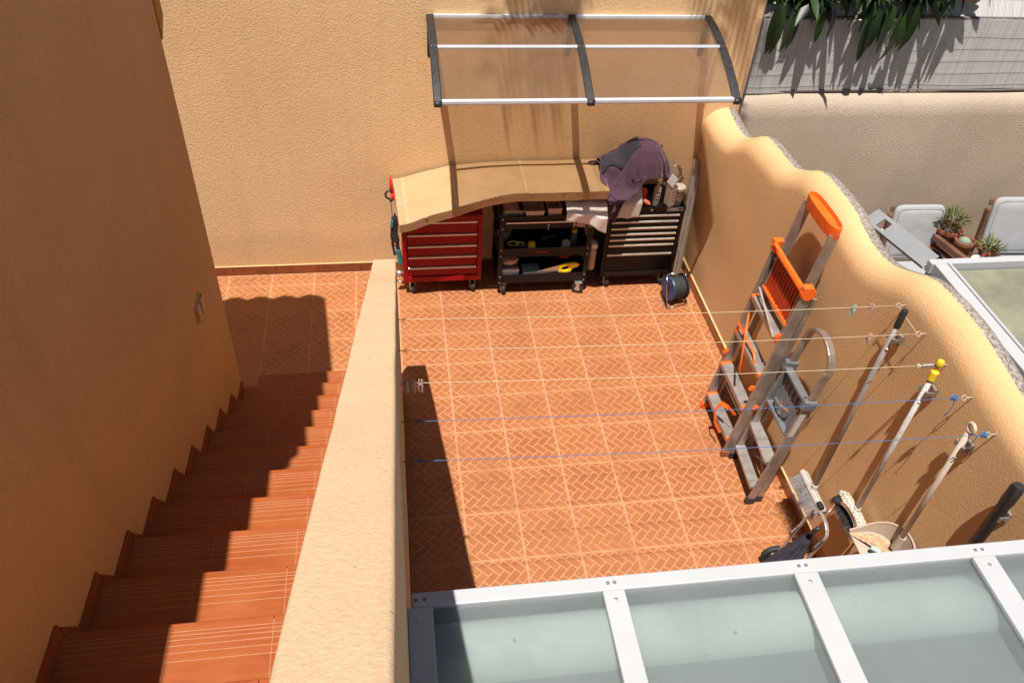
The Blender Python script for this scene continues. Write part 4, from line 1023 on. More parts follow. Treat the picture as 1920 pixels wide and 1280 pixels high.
sl = thing('step_ladder', 'small aluminium step ladder with grey platform and rounded top hoop beside the tall ladder', 'step ladder', (1.82, -1.88, 0))
SR = lambda z: Vector((1.80+.16*z, -2.07+.02*z, z)); SL_ = lambda z: Vector((1.82+.16*z, -1.70-.03*z, z))
def flat_path(mb, pts, wd, th, nrm):
    for a, b in zip(pts, pts[1:]):
        e = (b-a).normalized()*.004; mb.bar(a-e, b+e, th, wd, nrm)
path = [SR(z) for z in (0, .4, .8, 1.1)]+[Vector((1.80+.16*1.16, -1.895+.15*math.cos(a)*-1, 1.115+.13*math.sin(a))) for a in [k*math.pi/12 for k in range(13)]]+[SL_(z) for z in (1.1, .8, .4, 0)]
hoop = path[4:17]; 
g = MB(); n_ = len(path); prof4 = []
def sweep(mb, pts, a, b, nrm):
    nrm = Vector(nrm).normalized(); vs = []; m = len(pts)
    for i, p in enumerate(pts):
        d = (pts[min(i+1, m-1)]-pts[max(i-1, 0)]).normalized(); s_ = d.cross(nrm).normalized(); u_ = s_.cross(d).normalized()
        for i1, j1 in ((-1, -1), (1, -1), (1, 1), (-1, 1)): vs.append(p+s_*i1*a/2+u_*j1*b/2)
    fs = [(i*4+k, i*4+(k+1) % 4, i*4+4+(k+1) % 4, i*4+4+k) for i in range(m-1) for k in range(4)]+[(3, 2, 1, 0), tuple((m-1)*4+k for k in range(4))]
    return mb.add(vs, fs)
sweep(g, path, .020, .044, (-1, 0, .16)); g.build('hoop_frame', M['alu_brown'], sl, bevel=.004)
for f_ in (SR, SL_):
    s_ = -1 if f_ is SR else 1
    g = MB(); g.bar(f_(0)+Vector((.062, -s_*.012, 0)), f_(.86)+Vector((.03, -s_*.012, 0)), .020, .036, (-1, 0, .16)); rl_ = g.build('rear_rail', M['alu_brown'], sl, bevel=.002)
    g = MB(); g.bar(f_(0)+Vector((.062, -s_*.012, .002)), f_(.05)+Vector((.062, -s_*.012, 0)), .028, .044, (-1, 0, .16)); g.bar(f_(0)+Vector((0, 0, .002)), f_(.05), .030, .060, (-1, 0, .16)); g.build('foot', M['black_pl'], rl_, bevel=.004)
    g = MB(); g.box(f_(.87), (.085, .045, .075), Matrix.Rotation(.15, 3, 'Y')); g.build('hinge', M['grey_pl'], sl, bevel=.012, seg=3)
c_ = (SR(.73)+SL_(.73))/2; Rq = Matrix.Rotation(.16, 3, 'Y')
g = MB(); g.box(c_+Vector((.012, 0, 0)), (.012, .29, .26), Rq)
for q in (-.14, .14): g.box(c_+Vector((-.006, q, 0)), (.045, .014, .27), Rq)
g.box(c_+Rq @ Vector((-.006, 0, .135)), (.05, .30, .02), Rq); g.box(c_+Rq @ Vector((-.006, 0, -.135)), (.05, .30, .018), Rq)
pq = g.build('platform', M['grey_pl'], sl, bevel=.004)
for k in range(5):
    g = MB(); g.box(c_+Vector((.002, -.1+.05*k, 0)), (.008, .006, .24), Rq); g.build('rib', M['grey_pl'], pq)
g = MB(); g.tube([c_+Vector((-.03, .09, -.06)), c_+Vector((-.045, 0, -.03)), c_+Vector((-.03, -.08, .0))], .007, 8); g.tube([c_+Vector((-.035, -.02, -.09)), c_+Vector((-.05, .0, .02))], .005, 6); g.build('lock_bar', M['steel'], pq)
for z in (.13, .36):
    g = MB(); g.bar(SR(z)+Vector((0, .012, 0)), SL_(z)+Vector((0, -.012, 0)), .075, .02, (0, 0, 1))
    for q in (-.028, -.014, 0, .014, .028): g.bar(SR(z)+Vector((q, .012, .011)), SL_(z)+Vector((q, -.012, .011)), .004, .003, (0, 0, 1))
    g.build('step', M['alu_dull'], sl)
g = MB(); g.bar(SR(.1)+Vector((.06, .02, 0)), SL_(.30)+Vector((.06, -.02, 0)), .014, .006); g.bar(SR(.30)+Vector((.055, .02, 0)), SL_(.1)+Vector((.055, -.02, 0)), .014, .006); g.build('cross_brace', M['alu_dull'], sl)
g = MB(); g.bar(SR(.62)+Vector((-.005, -.0125, 0)), SR(.80)+Vector((-.005, -.0125, 0)), .002, .034, (-1, 0, .16)); g.build('sticker', M['ltgrey_pl'], sl)

# ------------------------------------------------------------------ brooms and dustpan hanging on wall clips
M['clip'] = simple('brown_translucent_clip', (.20, .155, .13), .3, 0, .4, 50)
def wall_clip(y, z, label, x=2.045):
    t = thing('broom_clip', label, 'wall clip', (XR, y, z), 'broom clips on the wavy wall')
    g = MB(); g.box((2.070, y, z), (.016, .04, .06)); g.build('back_plate', M['clip'], t, bevel=.004)
    for s_ in (-1, 1):
        g = MB(); g.bar((2.064, y+s_*.018, z), (2.020, y+s_*.019, z+.010), .006, .022, (0, 0, 1)); g.lathe([(.008, -.015), (.008, .015)], (2.022, y+s_*.022, z+.010), (0, 0, 1), 12); g.build('jaw', M['clip'], t, bevel=.002)
    g = MB(); g.bar((2.05, y+.03, z-.03), (2.02, y-.012, z-.06), .012, .02); g.build('lever', M['alu_dull'], t, bevel=.002)
    return t
def bristles(mb, a, b, d, ln, wd, cnt, rows, r=.0013, spread=.25):
    a = Vector(a); b = Vector(b); d = Vector(d).normalized(); ax = (b-a).normalized(); cr = ax.cross(d).normalized()
    for i in range(cnt):
        for j in range(rows):
            t = (i+random.uniform(-.3, .3))/(cnt-1); s_ = (j/(rows-1)-.5) if rows > 1 else 0
            p = a+(b-a)*t+cr*s_*wd; q = p+(d+cr*s_*spread*2+ax*((t-.5)*spread*.8+random.uniform(-.06, .06))+cr*random.uniform(-.06, .06))*ln*random.uniform(.86, 1.05)
            e = ax*r; f = cr*r; mb.add([p-e, p+e*.5+f, p+e*.5-f, q], [(0, 1, 3), (1, 2, 3), (2, 0, 3)])
M['pole'] = simple('grey_brown_pole', (.27, .235, .215), .45, .3, .2, 10)
bg_ = thing('broom', 'grey push broom with black grip hanging head down nearest the step ladder', 'broom', (2.0, -2.31, .3))
g = MB(); g.tube([(2.028, -2.306, 1.68), (1.995, -2.316, .455)], .0135, 12); g.build('handle', M['pole'], bg_, smooth=True)
g = MB(); g.lathe([(.013, 0), (.0165, .004), (.0165, .10), (.012, .107)], (2.028, -2.306, 1.678), (.02, 0, 1), 14); g.build('grip', M['black_pl'], bg_, autos=40)
Rb = Matrix.Rotation(.6, 3, 'Y')
g = MB(); g.box((1.995, -2.325, .425), (.055, .30, .030), Rb); g.lathe([(.022, 0), (.018, .05)], (1.995, -2.316, .43), (.02, 0, 1), 12); hd = g.build('head', M['ltgrey_pl'], bg_, bevel=.008, seg=3)
g = MB(); bristles(g, (1.985, -2.46, .412), (1.985, -2.19, .412), (-.62, 0, -.78), .105, .036, 70, 7); o = g.build('bristles', M['bristle_g'], hd); o['kind'] = 'stuff'
wall_clip(-2.31, 1.60, 'grey wall clip holding the broom with the black grip')
b2 = thing('broom', 'speckled broom with black bristles hanging next to the dustpan', 'broom', (2.0, -2.65, .6))
g = MB(); g.tube([(2.028, -2.646, 1.66), (2.0, -2.668, .715)], .0125, 12); g.build('handle', M['speckle'], b2, smooth=True)
g = MB(); g.lathe([(.013, 0), (.018, .004), (.018, .05), (.008, .06), (.008, .085)], (2.028, -2.646, 1.66), (.02, 0, 1), 14); g.lathe([(.0, .080), (.014, .088), (.0185, .102), (.014, .116), (0, .122)], (2.028, -2.646, 1.66), (.02, 0, 1), 14); g.build('yellow_end', M['yellow_pl'], b2, autos=40)
g = MB(); g.prism([(-.13, -.014), (-.11, -.02), (.11, -.02), (.13, -.014), (.135, 0), (.12, .014), (.03, .02), (-.03, .02), (-.12, .014), (-.135, 0)], lambda p, t: Vector((2.0, -2.66, .69))+Matrix.Rotation(.55, 3, 'Y') @ Vector((t, p[0], p[1])), -.03, .03); hd = g.build('head', M['terrazzo'], b2, bevel=.006, seg=3)
g = MB(); g.lathe([(.02, 0), (.016, .035)], (2.0, -2.668, .70), (.02, 0, 1), 12); g.build('socket', M['terrazzo'], hd)
g = MB(); bristles(g, (1.988, -2.78, .678), (1.988, -2.54, .678), (-.62, 0, -.78), .085, .036, 64, 8, .002, .12); o = g.build('bristles', M['bristle_b'], hd); o['kind'] = 'stuff'
wall_clip(-2.648, 1.58, 'grey wall clip holding the speckled broom with the yellow end')
dp = thing('dustpan', 'beige long handled dustpan full of dirt hanging below the nearest wall clips', 'dustpan', (1.96, -2.98, .78))
g = MB(); g.tube([(2.028, -2.965, 1.66), (2.008, -2.985, .90)], .0125, 12); g.build('handle', M['offwhite'], dp, smooth=True)
g = MB(); g.tube([(2.028+.0, -2.965+.022*math.cos(a), 1.69+.022*math.sin(a)) for a in [k*.5236 for k in range(12)]], .0085, 8, True); g.build('hanging_ring', M['offwhite'], dp, smooth=True)
def pan(u, v, k=0.):
    a = u*math.pi; X = 1.86+.03+(.165-k)*math.sin(a)**.75; Yy = -2.985+(.150-k)*math.cos(a)*(1+.06*math.sin(a))
    h = (.012+.105*math.sin(a)**.8)*v
    return Vector((X+.012*v*math.sin(a)-(.03 if u in (0., 1.) else 0), Yy*1.0+(.008*v*math.cos(a)), .775+.02*math.sin(a)+h))
g = MB(); nu_ = 28
g.grid(lambda u, v: pan(u, v), nu_, 6); g.grid(lambda u, v: pan(u, v, .006), nu_, 6)
rim = [pan(i/(nu_-1), 1, .003) for i in range(nu_)]; g.tube(rim, .006, 6)
bot = [pan(i/(nu_-1), 0) for i in range(nu_)]; g.add(bot, [tuple(range(nu_))]); g.add([p+Vector((0, 0, -.005)) for p in bot], [tuple(range(nu_))])
g.lathe([(.024, 0), (.018, .09)], (2.01, -2.985, .84), (.02, 0, 1), 12)
pn = g.build('pan', M['beige_pl'], dp, autos=40)
g = MB(); g.grid(lambda u, v: (pan(u, 0, .02)*v+Vector((1.95, -2.985, .79))*(1-v))+Vector((0, 0, .008+.028*(1-v)**1.5*max(0, .6+fbm((u*5, v*3, 8)))+.004*fbm((u*30, v*14, 2)))), 40, 14); o = g.build('swept_dirt', M['dirt'], dp, smooth=True)
wall_clip(-2.967, 1.57, 'grey wall clip holding the beige dustpan')
tbh = thing('toothbrush', 'pale blue and white brush head lying in the dustpan dirt', 'brush', (1.93, -3.0, .82))
g = MB(); g.bar((1.90, -2.96, .822), (1.935, -2.995, .824), .022, .014); g.build('head', M['cyan_pl'], tbh, bevel=.003)
g = MB(); g.bar((1.936, -2.996, .824), (1.965, -3.03, .826), .009, .008); g.build('neck', M['white_pl'], tbh, bevel=.002)
mp_ = thing('mop', 'thick black mop handle hanging on the wall at the right edge', 'mop', (2.02, -3.29, .3))
g = MB(); g.lathe([(.018, 0), (.024, .01), (.024, .98), (.027, 1.0), (.027, 1.08), (.02, 1.10)], (2.0, -3.30, .62), (.025, .01, 1), 18); g.build('handle', M['black_pl'], mp_, autos=40)
g = MB(); g.lathe([(.06, -.1), (.05, 0), (.02, .06)], (2.0, -3.30, .60), n=16); g.build('head', M['black_pl'], mp_, autos=40)
wall_clip(-3.29, 1.52, 'grey wall clip holding the thick black mop handle')

# folding trolley and dark folded umbrella under the brooms
tr = thing('folding_trolley', 'folded chrome hand trolley standing against the wall below the brooms', 'trolley', (1.8, -2.65, 0))
def TP(a, b): return Vector((1.955-.16*(1-b), a, .72*b))     # a = y, b = height fraction
def loop(y0, y1, h, r=.06, low=0.):
    pts = [TP(y0, low), TP(y0, h*.6)]
    for k in range(9): q = math.pi-k*math.pi/8; pts.append(TP(lerp(y0, y1, .5)+(y0-y1)/2*-math.cos(q)*1.0, h-.08+.08*math.sin(q)))
    return pts+[TP(y1, h*.6), TP(y1, low)]
def fix(pts): return [p for p in pts]
g = MB(); g.tube(fix(loop(-2.82, -2.58, 1.0)), .009, 10); fr_ = g.build('outer_frame', M['chrome'], tr, smooth=True)
g = MB(); pts = loop(-2.70, -2.52, .80); pts = [p+Vector((-.035, 0, 0)) for p in pts]; sweep(g, pts, .008, .020, (-1, 0, .2)); ifr = g.build('inner_frame', M['alu'], tr, bevel=.002)
for y, z in ((-2.70, .42), (-2.52, .30)):
    p = TP(y, z/.72)+Vector((-.053, 0, 0)); g = MB(); g.bar(p, p+Vector((.03, 0, .085)), .024, .003, (-1, 0, .2)); lb = g.build('label_plate', M['label'], ifr)
    g = MB(); g.bar(p+Vector((.004, 0, .022))+Vector((-.0025, 0, 0)), p+Vector((.022, 0, .066))+Vector((-.0025, 0, 0)), .006, .001, (-1, 0, .2)); g.build('print', M['letter'], lb)
for y, h in ((-2.82, .45), (-2.58, .95), (-2.52, .78), (-2.70, .2)):
    g = MB(); g.lathe([(.016, -.02), (.018, 0), (.016, .02)], TP(y, h)+Vector((-.01, 0, 0)), (0, 1, 0), 12); g.build('joint', M['black_pl'], tr, autos=40)
for y in (-2.86, -2.50):
    g = MB(); g.lathe([(.02, -.016), (.07, -.014), (.075, 0), (.07, .014), (.02, .016)], (1.78, y, .078), (0, 1, 0), 22); g.build('wheel', M['rubber'], tr, autos=40)
g = MB(); g.bb(1.755, 1.79, -2.84, -2.52, .07, .09); g.bb(1.72, 1.80, -2.80, -2.55, .16, .18); g.build('base_plate', M['alu_dull'], tr, bevel=.003)
um = thing('folded_umbrella', 'dark navy folded umbrella leaning at the foot of the wall by the glass roof', 'umbrella', (1.7, -2.66, 0))
g = MB()
def umb(u, v):
    a = u*2*math.pi; rr = lerp(.028, .085, min(1, v*1.1))*(1+.35*math.cos(a*8)*min(1, v*2)); p0 = Vector((1.70, -2.66, .03)); p1 = Vector((1.80, -2.665, .50))
    ax = (p0-p1).normalized(); e1 = ax.cross(Vector((0, 0, 1))).normalized(); e2 = ax.cross(e1)
    return p1+(p0-p1)*v+e1*math.cos(a)*rr+e2*math.sin(a)*rr*.8+ax*.03*math.cos(a*8+3.14)*v
g.grid(umb, 64, 10, True); g.build('canopy', M['navy'], um, smooth=True)
g = MB(); g.tube([(1.80, -2.665, .50), (1.82, -2.667, .56), (1.84, -2.67, .58)], .012, 8); g.build('handle', M['black_pl'], um, smooth=True)
g = MB(); g.tube([(1.702, -2.66, .04), (1.697, -2.66, .003)], .006, 8); g.build('ferrule', M['steel'], um)

# ------------------------------------------------------------------ clothes lines
def eye(mb, p, s_, r=.0105, t=.0030):
    p = Vector(p); mb.tube([p+Vector((.002*s_, 0, 0)), p+Vector((-.030*s_, 0, 0))], t*.85, 6)
    c = p+Vector((-.030*s_-r*s_, 0, 0)); mb.tube([c+Vector((r*math.cos(a), r*.5*math.sin(a), r*math.sin(a))) for a in [k*.5236 for k in range(12)]], t*.8, 6, True)
LN = [(-2.236, 1.752, 'rope_w', 'cream clothes line stretched across the patio farthest from the glass roof'), (-2.435, 1.747, 'rope_w', 'second cream clothes line from the back of the patio'),
      (-2.63, 1.735, 'rope_w', 'cream clothes line with a tension spring and three pegs'), (-2.838, 1.741, 'rope_b', 'blue clothes line with a loose tail beside the speckled broom'), (-3.035, 1.727, 'rope_b', 'blue clothes line nearest the glass roof')]
ends = []
for i, (y, z, m, lab) in enumerate(LN):
    t = thing('clothes_line', lab, 'clothes line', (0, y, 1.75), 'clothes lines across the patio')
    zl = 1.803; xl = -.348
    xr_ = XR+.004
    g = MB(); eye(g, (xr_, y, z), 1); g.build('hook', M['offwhite'], t, smooth=True)
    g = MB(); eye(g, (xl, y, zl), -1, .005, .0022); g.build('hook', M['rust'], t, smooth=True)
    a = Vector((xl+.045, y, zl)); b = Vector((xr_-.055, y, z)); tail = b
    if i == 2: b = Vector((1.96, y, z+.002))
    if i == 3: b = Vector((2.0, y, z+.001))
    pts = [a.lerp(b, k/20)+Vector((0, 0, -.012*math.sin(math.pi*k/20))) for k in range(21)]
    g = MB(); g.tube(pts, .0014 if m == 'rope_w' else .0014, 6)
    if i == 3: g.tube([b, b+Vector((.03, 0, .0)), tail], .0018, 5)
    if i == 4: g.tube([b+Vector((-.03, 0, 0)), b+Vector((-.02, .01, -.05)), b+Vector((-.035, .015, -.09))], .0022, 5)
    if i == 0: g.tube([Vector((xr_-.045, y, z)), Vector((xr_-.045, LN[1][0], LN[1][1]))], .0016, 6)
    g.build('rope', M[m], t, smooth=True)
    if m == 'rope_b':
        g = MB(); c = b+Vector((-.004, 0, 0)); g.tube([c+Vector((.012*math.cos(k*1.3)+.006*math.sin(k*.6), .009*math.sin(k*1.3), .011*math.sin(k*.9))) for k in range(22)], .0028, 5); g.build('knot', M['rope_b'], t, smooth=True); g = MB(); g.tube([a+Vector((.01+.004*k, .007*math.sin(k*1.5), .007*math.cos(k*1.5))) for k in range(9)], .0026, 5); g.build('knot', M['rope_b'], t, smooth=True)
        if i == 3:
            g = MB(); g.tube([b, b+Vector((.008, -.004, -.035)), b+Vector((.0, -.01, -.07)), b+Vector((-.015, -.012, -.10))], .0022, 5); g.build('tail', M['rope_b'], t, smooth=True)
        else:
            g = MB(); g.tube([a, a+Vector((-.02, .006, -.03)), a+Vector((.0, .012, .05))], .0022, 5); g.build('tail', M['rope_b'], t, smooth=True)
    if i == 2:
        g = MB(); g.tube([Vector((1.962+.075*k/90, y+.010*math.cos(k*.9), z+.010*math.sin(k*.9))) for k in range(91)], .0018, 5); g.tube([(1.955, y, z), (1.965, y, z+.004)], .003, 5); g.build('spring', M['steel'], t, smooth=True)
        g = MB(); c = Vector((1.945, y, z)); g.tube([c+Vector((.008*math.cos(k*1.4), .007*math.sin(k*1.4), .008*math.sin(k))) for k in range(18)], .0026, 5); g.build('knot', M['rope_w'], t, smooth=True)
def peg(x, y, z, mat, label, tilt=0., rz=0.):
    t = thing('clothes_peg', label, 'clothes peg', (x, y, z), 'clothes pegs on the lines')
    R = Matrix.Rotation(rz, 3, 'Z')
    for s_ in (-1, 1):
        g = MB(); pf2 = [(0.004, .022), (.0075, .020), (.0085, .004), (.011, -.012), (.0085, -.045), (.004, -.046), (.006, -.012), (.003, .004)]
        g.prism([(s_*a, b) for a, b in pf2], lambda p, q: Vector((x, y, z))+R @ Vector((q, p[0], p[1])), -.0065, .0065); g.build('jaw', mat, t, bevel=.0012)
    g = MB(); g.tube([Vector((x, y, z-.006))+R @ Vector((q, .007*math.cos(q*900), .006*math.sin(q*900))) for q in [-.007+.0007*k for k in range(20)]], .0012, 5); g.build('spring', M['steel'], t)
    return t
for k, (x, nm) in enumerate(((-.318, 'leftmost pale peg of the three beside the parapet'), (-.290, 'middle pale peg of the three beside the parapet'), (-.262, 'rightmost pink peg of the three beside the parapet'))):
    peg(x, -2.63, 1.797, M['pink_pl'] if k == 2 else M['offwhite'], nm, rz=.5+.4*k)
peg(1.815, -2.236, 1.748, M['cyan_pl'], 'pale blue peg near the right end of the farthest line', rz=.3)
peg(1.905, -2.236, 1.749, M['pink_pl'], 'pink peg near the right end of the farthest line', rz=.7)
peg(1.80, -2.435, 1.744, M['pink_pl'], 'pink peg near the right end of the second line', rz=.2)

# ------------------------------------------------------------------ neighbour's patio
nr = thing('neighbour_glass_roof', 'white framed weathered glass roof of the neighbouring patio beyond the wavy wall', 'glass roof', (2.6, -1.71, 0))
g = MB(); g.bb(2.56, 5.2, -1.735, -1.69, 1.53, 1.60); g.build('front_beam', M['white_pc'], nr, bevel=.004)
g = MB(); g.bb(2.575, 2.655, -6.0, -1.736, 1.53, 1.60); g.bb(2.645, 2.66, -6, -1.736, 1.601, 1.612); g.build('side_beam', M['white_pc'], nr, bevel=.004)
g = MB(); g.bb(2.656, 3.5, -6, -1.745, 1.545, 1.553); g.build('glass_pane', M['nglass'], nr)
g = MB(); g.bb(3.5, 3.57, -6, -1.736, 1.53, 1.60); g.build('rafter', M['white_pc'], nr, bevel=.004)
g = MB(); g.bb(3.571, 5.2, -6, -1.745, 1.545, 1.553); g.build('glass_pane', M['nglass'], nr)
g = MB(); g.bb(2.58, 2.63, -1.73, -1.69, -.35, 1.525); g.build('post', M['white_pc'], nr, bevel=.003)
M['board'] = simple('pale_board', (.42, .40, .30), .8, 0, .3, 5)
g = MB(); g.bb(2.66, 5.2, -6, -1.76, 1.35, 1.40); g.build('ceiling_board', M['board'], nr)
am = thing('awning_arm', 'grey metal arm with a slot projecting past the wavy wall crest', 'metal arm', (2.5, -1.2, 1.55))
a0, a1 = Vector((2.475, -1.19, 1.56)), Vector((2.585, -1.688, 1.575)); dd = (a1-a0)
g = MB(); g.bar(a0, a0+dd*.17, .11, .012, (-.6, -.2, 1)); g.bar(a0+dd*.30, a1, .11, .012, (-.6, -.2, 1))
sdv = dd.normalized().cross(Vector((-.6, -.2, 1))).normalized()
for q in (-.043, .043): g.bar(a0+dd*.17+sdv*q, a0+dd*.30+sdv*q, .024, .012, (-.6, -.2, 1))
g.bar(a0+sdv*.058+Vector((0, 0, .008)), a1+sdv*.058+Vector((0, 0, .008)), .006, .03, (-.6, -.2, 1)); g.build('channel', M['grey_pc'], am, bevel=.002)
g = MB(); g.box(a0+dd*.25+Vector((0, 0, -.05)), (.03, .05, .03)); g.build('bracket', M['offwhite'], am, bevel=.003)
def lounge(x, y, z, w_, h, label, rz):
    t = thing('lounge_chair', label, 'chair', (x, y, -.35), 'cushioned chairs on the neighbouring patio')
    R = Matrix.Rotation(rz, 3, 'Z') @ Matrix.Rotation(-.22, 3, 'X'); c = Vector((x, y, z))
    # back cushion, a pillowy slab
    def cu(sgn):
        def f(u, v):
            a, b = (u-.5)*2, (v-.5)*2; k = (1-abs(a)**6)*(1-abs(b)**6)
            ex = 1-.04*abs(b)**4; ez = 1-.04*abs(a)**4
            return c+R @ Vector((a*w_/2*ex, sgn*(-.028-.022*max(0, k)**.6+.003*fbm((u*5, v*5, x))), b*h/2*ez))
        return f
    g = MB(); g.grid(cu(1), 24, 24); g.grid(cu(-1), 24, 24)
    m = [c+R @ Vector((math.copysign(abs(math.cos(q))**.18, math.cos(q))*w_/2*.985, 0, math.copysign(abs(math.sin(q))**.18, math.sin(q))*h/2*.985)) for q in [k*math.pi/28 for k in range(56)]]
    cu_ = g.build('back_cushion', M['cushion'], t, smooth=True); g = MB(); g.tube(m, .03, 8, True); g.build('side_band', M['cushion'], cu_, smooth=True)
    g = MB(); g.tube([p+R @ Vector((0, -.034, 0)) for p in m], .004, 6, True); g.build('piping', M['cushion'], cu_, smooth=True)
    Z = Matrix.Rotation(rz, 3, 'Z')
    g = MB(); g.box((x, y-.28, -.02), (w_, .5, .11), Z); g.build('seat_cushion', M['cushion'], t, bevel=.03, seg=4)
    for s_ in (-1, 1):
        g = MB(); q = Vector((x, y, 0))+Z @ Vector((s_*(w_/2+.035), 0, 0))
        pts = [q+Z @ Vector((0, .06, .44)), q+Z @ Vector((0, .0, .12)), q+Z @ Vector((0, -.5, .10)), q+Z @ Vector((0, -.52, -.34))]
        for p1, p2 in zip(pts, pts[1:]): g.bar(p1, p2, .035, .05, (0, 0, 1) if abs((p2-p1).normalized().z) < .9 else (0, 1, 0))
        g.bar(q+Z @ Vector((0, .02, .12)), q+Z @ Vector((0, .05, -.34)), .035, .05, (0, 1, 0)); g.build('wooden_side', M['wood'], t, bevel=.006)
    for k in range(4):
        g = MB(); p = c+R @ Vector((0, .05, -h/2+.08+k*h/4)); g.box(p, (w_+.06, .015, .05), R); g.build('back_slat', M['wood'], t, bevel=.004)
    return t
lounge(4.09, .36, .30, .41, .44, 'wooden chair with pale grey cushion left of the potted plants', -.03)
lounge(5.06, .40, .30, .46, .48, 'wooden chair with pale grey cushion right of the potted plants', -.05)
pb = thing('planter_bench', 'brown wooden planter box full of pots between the cushioned chairs', 'planter', (4.5, .1, -.35))
g = MB(); g.bar((4.25, .30, .29), (4.38, -.20, .29), .045, .05); g.build('rail', M['wood'], pb, bevel=.004)
for k in range(4):
    g = MB(); g.bar((4.28+.07*k, .30, .20), (4.41+.07*k, -.25, .20), .06, .02); g.build('slat', M['wood'], pb, bevel=.003)
for x, y in ((4.25, .28), (4.37, -.2), (4.54, .28), (4.64, -.2)):
    g = MB(); g.bb(x-.025, x+.025, y-.025, y+.025, -.35, .19); g.build('leg', M['wood'], pb)
def pot(x, y, z, r, h, m, label):
    t = thing('plant_pot', label, 'plant pot', (x, y, z), 'pots on the wooden planter')
    g = MB(); g.lathe([(r*.68, 0), (r*.9, h*.8), (r, h*.8), (r, h), (r*.88, h), (r*.84, h*.86)], (x, y, z), n=22); g.build('pot', m, t, autos=35)
    g = MB(); g.lathe([(r*.83, h*.84), (r*.5, h*.88), (.002, h*.89)], (x, y, z), n=16); g.build('soil', M['soil'], t); return t
pot(4.44, .16, .211, .085, .13, M['brown_pot'], 'terracotta pot with a small cactus on the wooden planter')
pot(4.46, -.06, .211, .065, .09, M['white_pl'], 'small pot with white rim at the front of the planter')
pot(4.60, .04, .211, .08, .11, M['brown_pot'], 'terracotta pot holding the yellowish succulent')
pot(4.38, .33, .211, .12, .15, M['brown_pot'], 'large terracotta pot holding the spiky succulent')
def leafblade(L, wd, curl=.25, n=5):
    mb = MB(); vs = []; 
    for i in range(n+1):
        t = i/n; hw = wd/2*math.sin(math.pi*min(1, .08+t*.92))**.8*(1 if t < 1 else .05); z = -curl*L*t*t
        vs += [(-hw, L*t, z+hw*.25), (0, L*t, z), (hw, L*t, z+hw*.25)]
    fs = []
    for i in range(n):
        for k in (0, 1): fs.append((i*3+k, i*3+k+1, (i+1)*3+k+1, (i+1)*3+k))
    mb.add(vs, fs); return mb
SU = leafblade(.072, .013, .1, 4).mesh('leaf', M['leaf2'])
def succulent(x, y, z, n, sp, label, hgt=.1):
    t = thing('succulent', label, 'plant', (x, y, z), 'succulents in the pots')
    g = MB(); g.tube([(x, y, z-.03), (x, y, z+hgt*.5)], .012, 6); g.build('stem', M['stem'], t)
    for k in range(n):
        a = random.uniform(0, 6.283); el = random.uniform(.15, 1.35); rr = sp*random.random()**.5
        s_ = random.uniform(.7, 1.25)
        inst('leaf', SU, t, (x+rr*math.cos(a), y+rr*math.sin(a), z+random.uniform(0, hgt)), (el, 0, a-math.pi/2), (s_, s_, s_))
succulent(4.38, .33, .37, 150, .11, 'bushy spiky yellow green succulent in the large pot', .10)
succulent(4.60, .04, .31, 90, .085, 'low yellow green succulent in the front right pot', .06)
ca = thing('cactus', 'pale green ribbed cactus in a terracotta pot', 'cactus', (4.44, .16, .33))
g = MB(); g.grid(lambda u, v: (4.44+.045*(1+.15*math.cos(u*6.283*9))*math.sin(v*1.57+.02)*math.cos(u*6.283), .16+.045*(1+.15*math.cos(u*6.283*9))*math.sin(v*1.57+.02)*math.sin(u*6.283), .325+.04*math.cos(v*1.57)), 72, 8, True); g.build('body', simple('cactus_skin', (.22, .27, .19), .6), ca, smooth=True)
g = MB()
for k in range(12): a = random.uniform(0, 6.28); q = (4.54+.04*math.cos(a), -.035+.03*math.sin(a), .29+random.uniform(0, .03)); g.lathe([(.001, -.008), (.012, 0), (.001, .008)], q, (random.uniform(-1, 1), random.uniform(-1, 1), 1), 7)
single(g, 'red_flowers', 'small red flowers beside the white rimmed pot', 'flowers', simple('red_petals', (.5, .03, .02), .6), (4.54, -.035, .28))

# ------------------------------------------------------------------ large leaved shrubs hanging over the reed fence
LM = [leafblade(.30, .062, c, 7).mesh('leaf', M['leaf']) for c in (.12, .28, .42)]
for me in LM: me.polygons.foreach_set('use_smooth', [True]*len(me.polygons))
def shrub(x, y, label, nb, x0, x1, z0, z1, seed, ylo=.62, yhi=1.2, down=(0.2, 1.0)):
    random.seed(seed); t = thing('broadleaf_shrub', label, 'shrub', (x, y, -.5), 'shrubs above the reed fence')
    g = MB(); g.tube([(x, y, -.5), (x+.05, y, 1.0), (x, y-.05, 2.2), (x+.02, y-.1, 2.7)], [.05, .045, .035, .02], 9); tk = g.build('trunk', M['stem'], t, smooth=True)
    for b in range(nb):
        e = Vector((random.uniform(x0, x1), random.uniform(ylo, yhi), random.uniform(z0, z1))); s0 = Vector((x, y-.05, random.uniform(1.9, 2.5)))
        mid = s0.lerp(e, .5)+Vector((0, 0, .12)); g = MB(); g.tube([s0, mid, e], [.014, .009, .004], 6); g.build('branch', M['stem'], tk, smooth=True)
        for k in range(random.randint(7, 10)):
            a = random.uniform(0, 6.283); el = -random.uniform(*down); s_ = random.uniform(.65, 1.1)
            p = e.lerp(mid, random.uniform(0, .35))
            inst('leaf', random.choice(LM), t, p, (el, random.uniform(-.5, .5), a), (s_, s_, s_))
    return t
shrub(2.75, 1.25, 'dark glossy shrub drooping over the fence beside the yellow wall end', 24, 2.42, 3.05, 2.13, 2.40, 3, .74, 1.05)
shrub(3.95, 1.15, 'dark glossy shrub drooping over the middle of the reed fence', 38, 3.05, 4.0, 2.13, 2.46, 5, .74, 1.05)
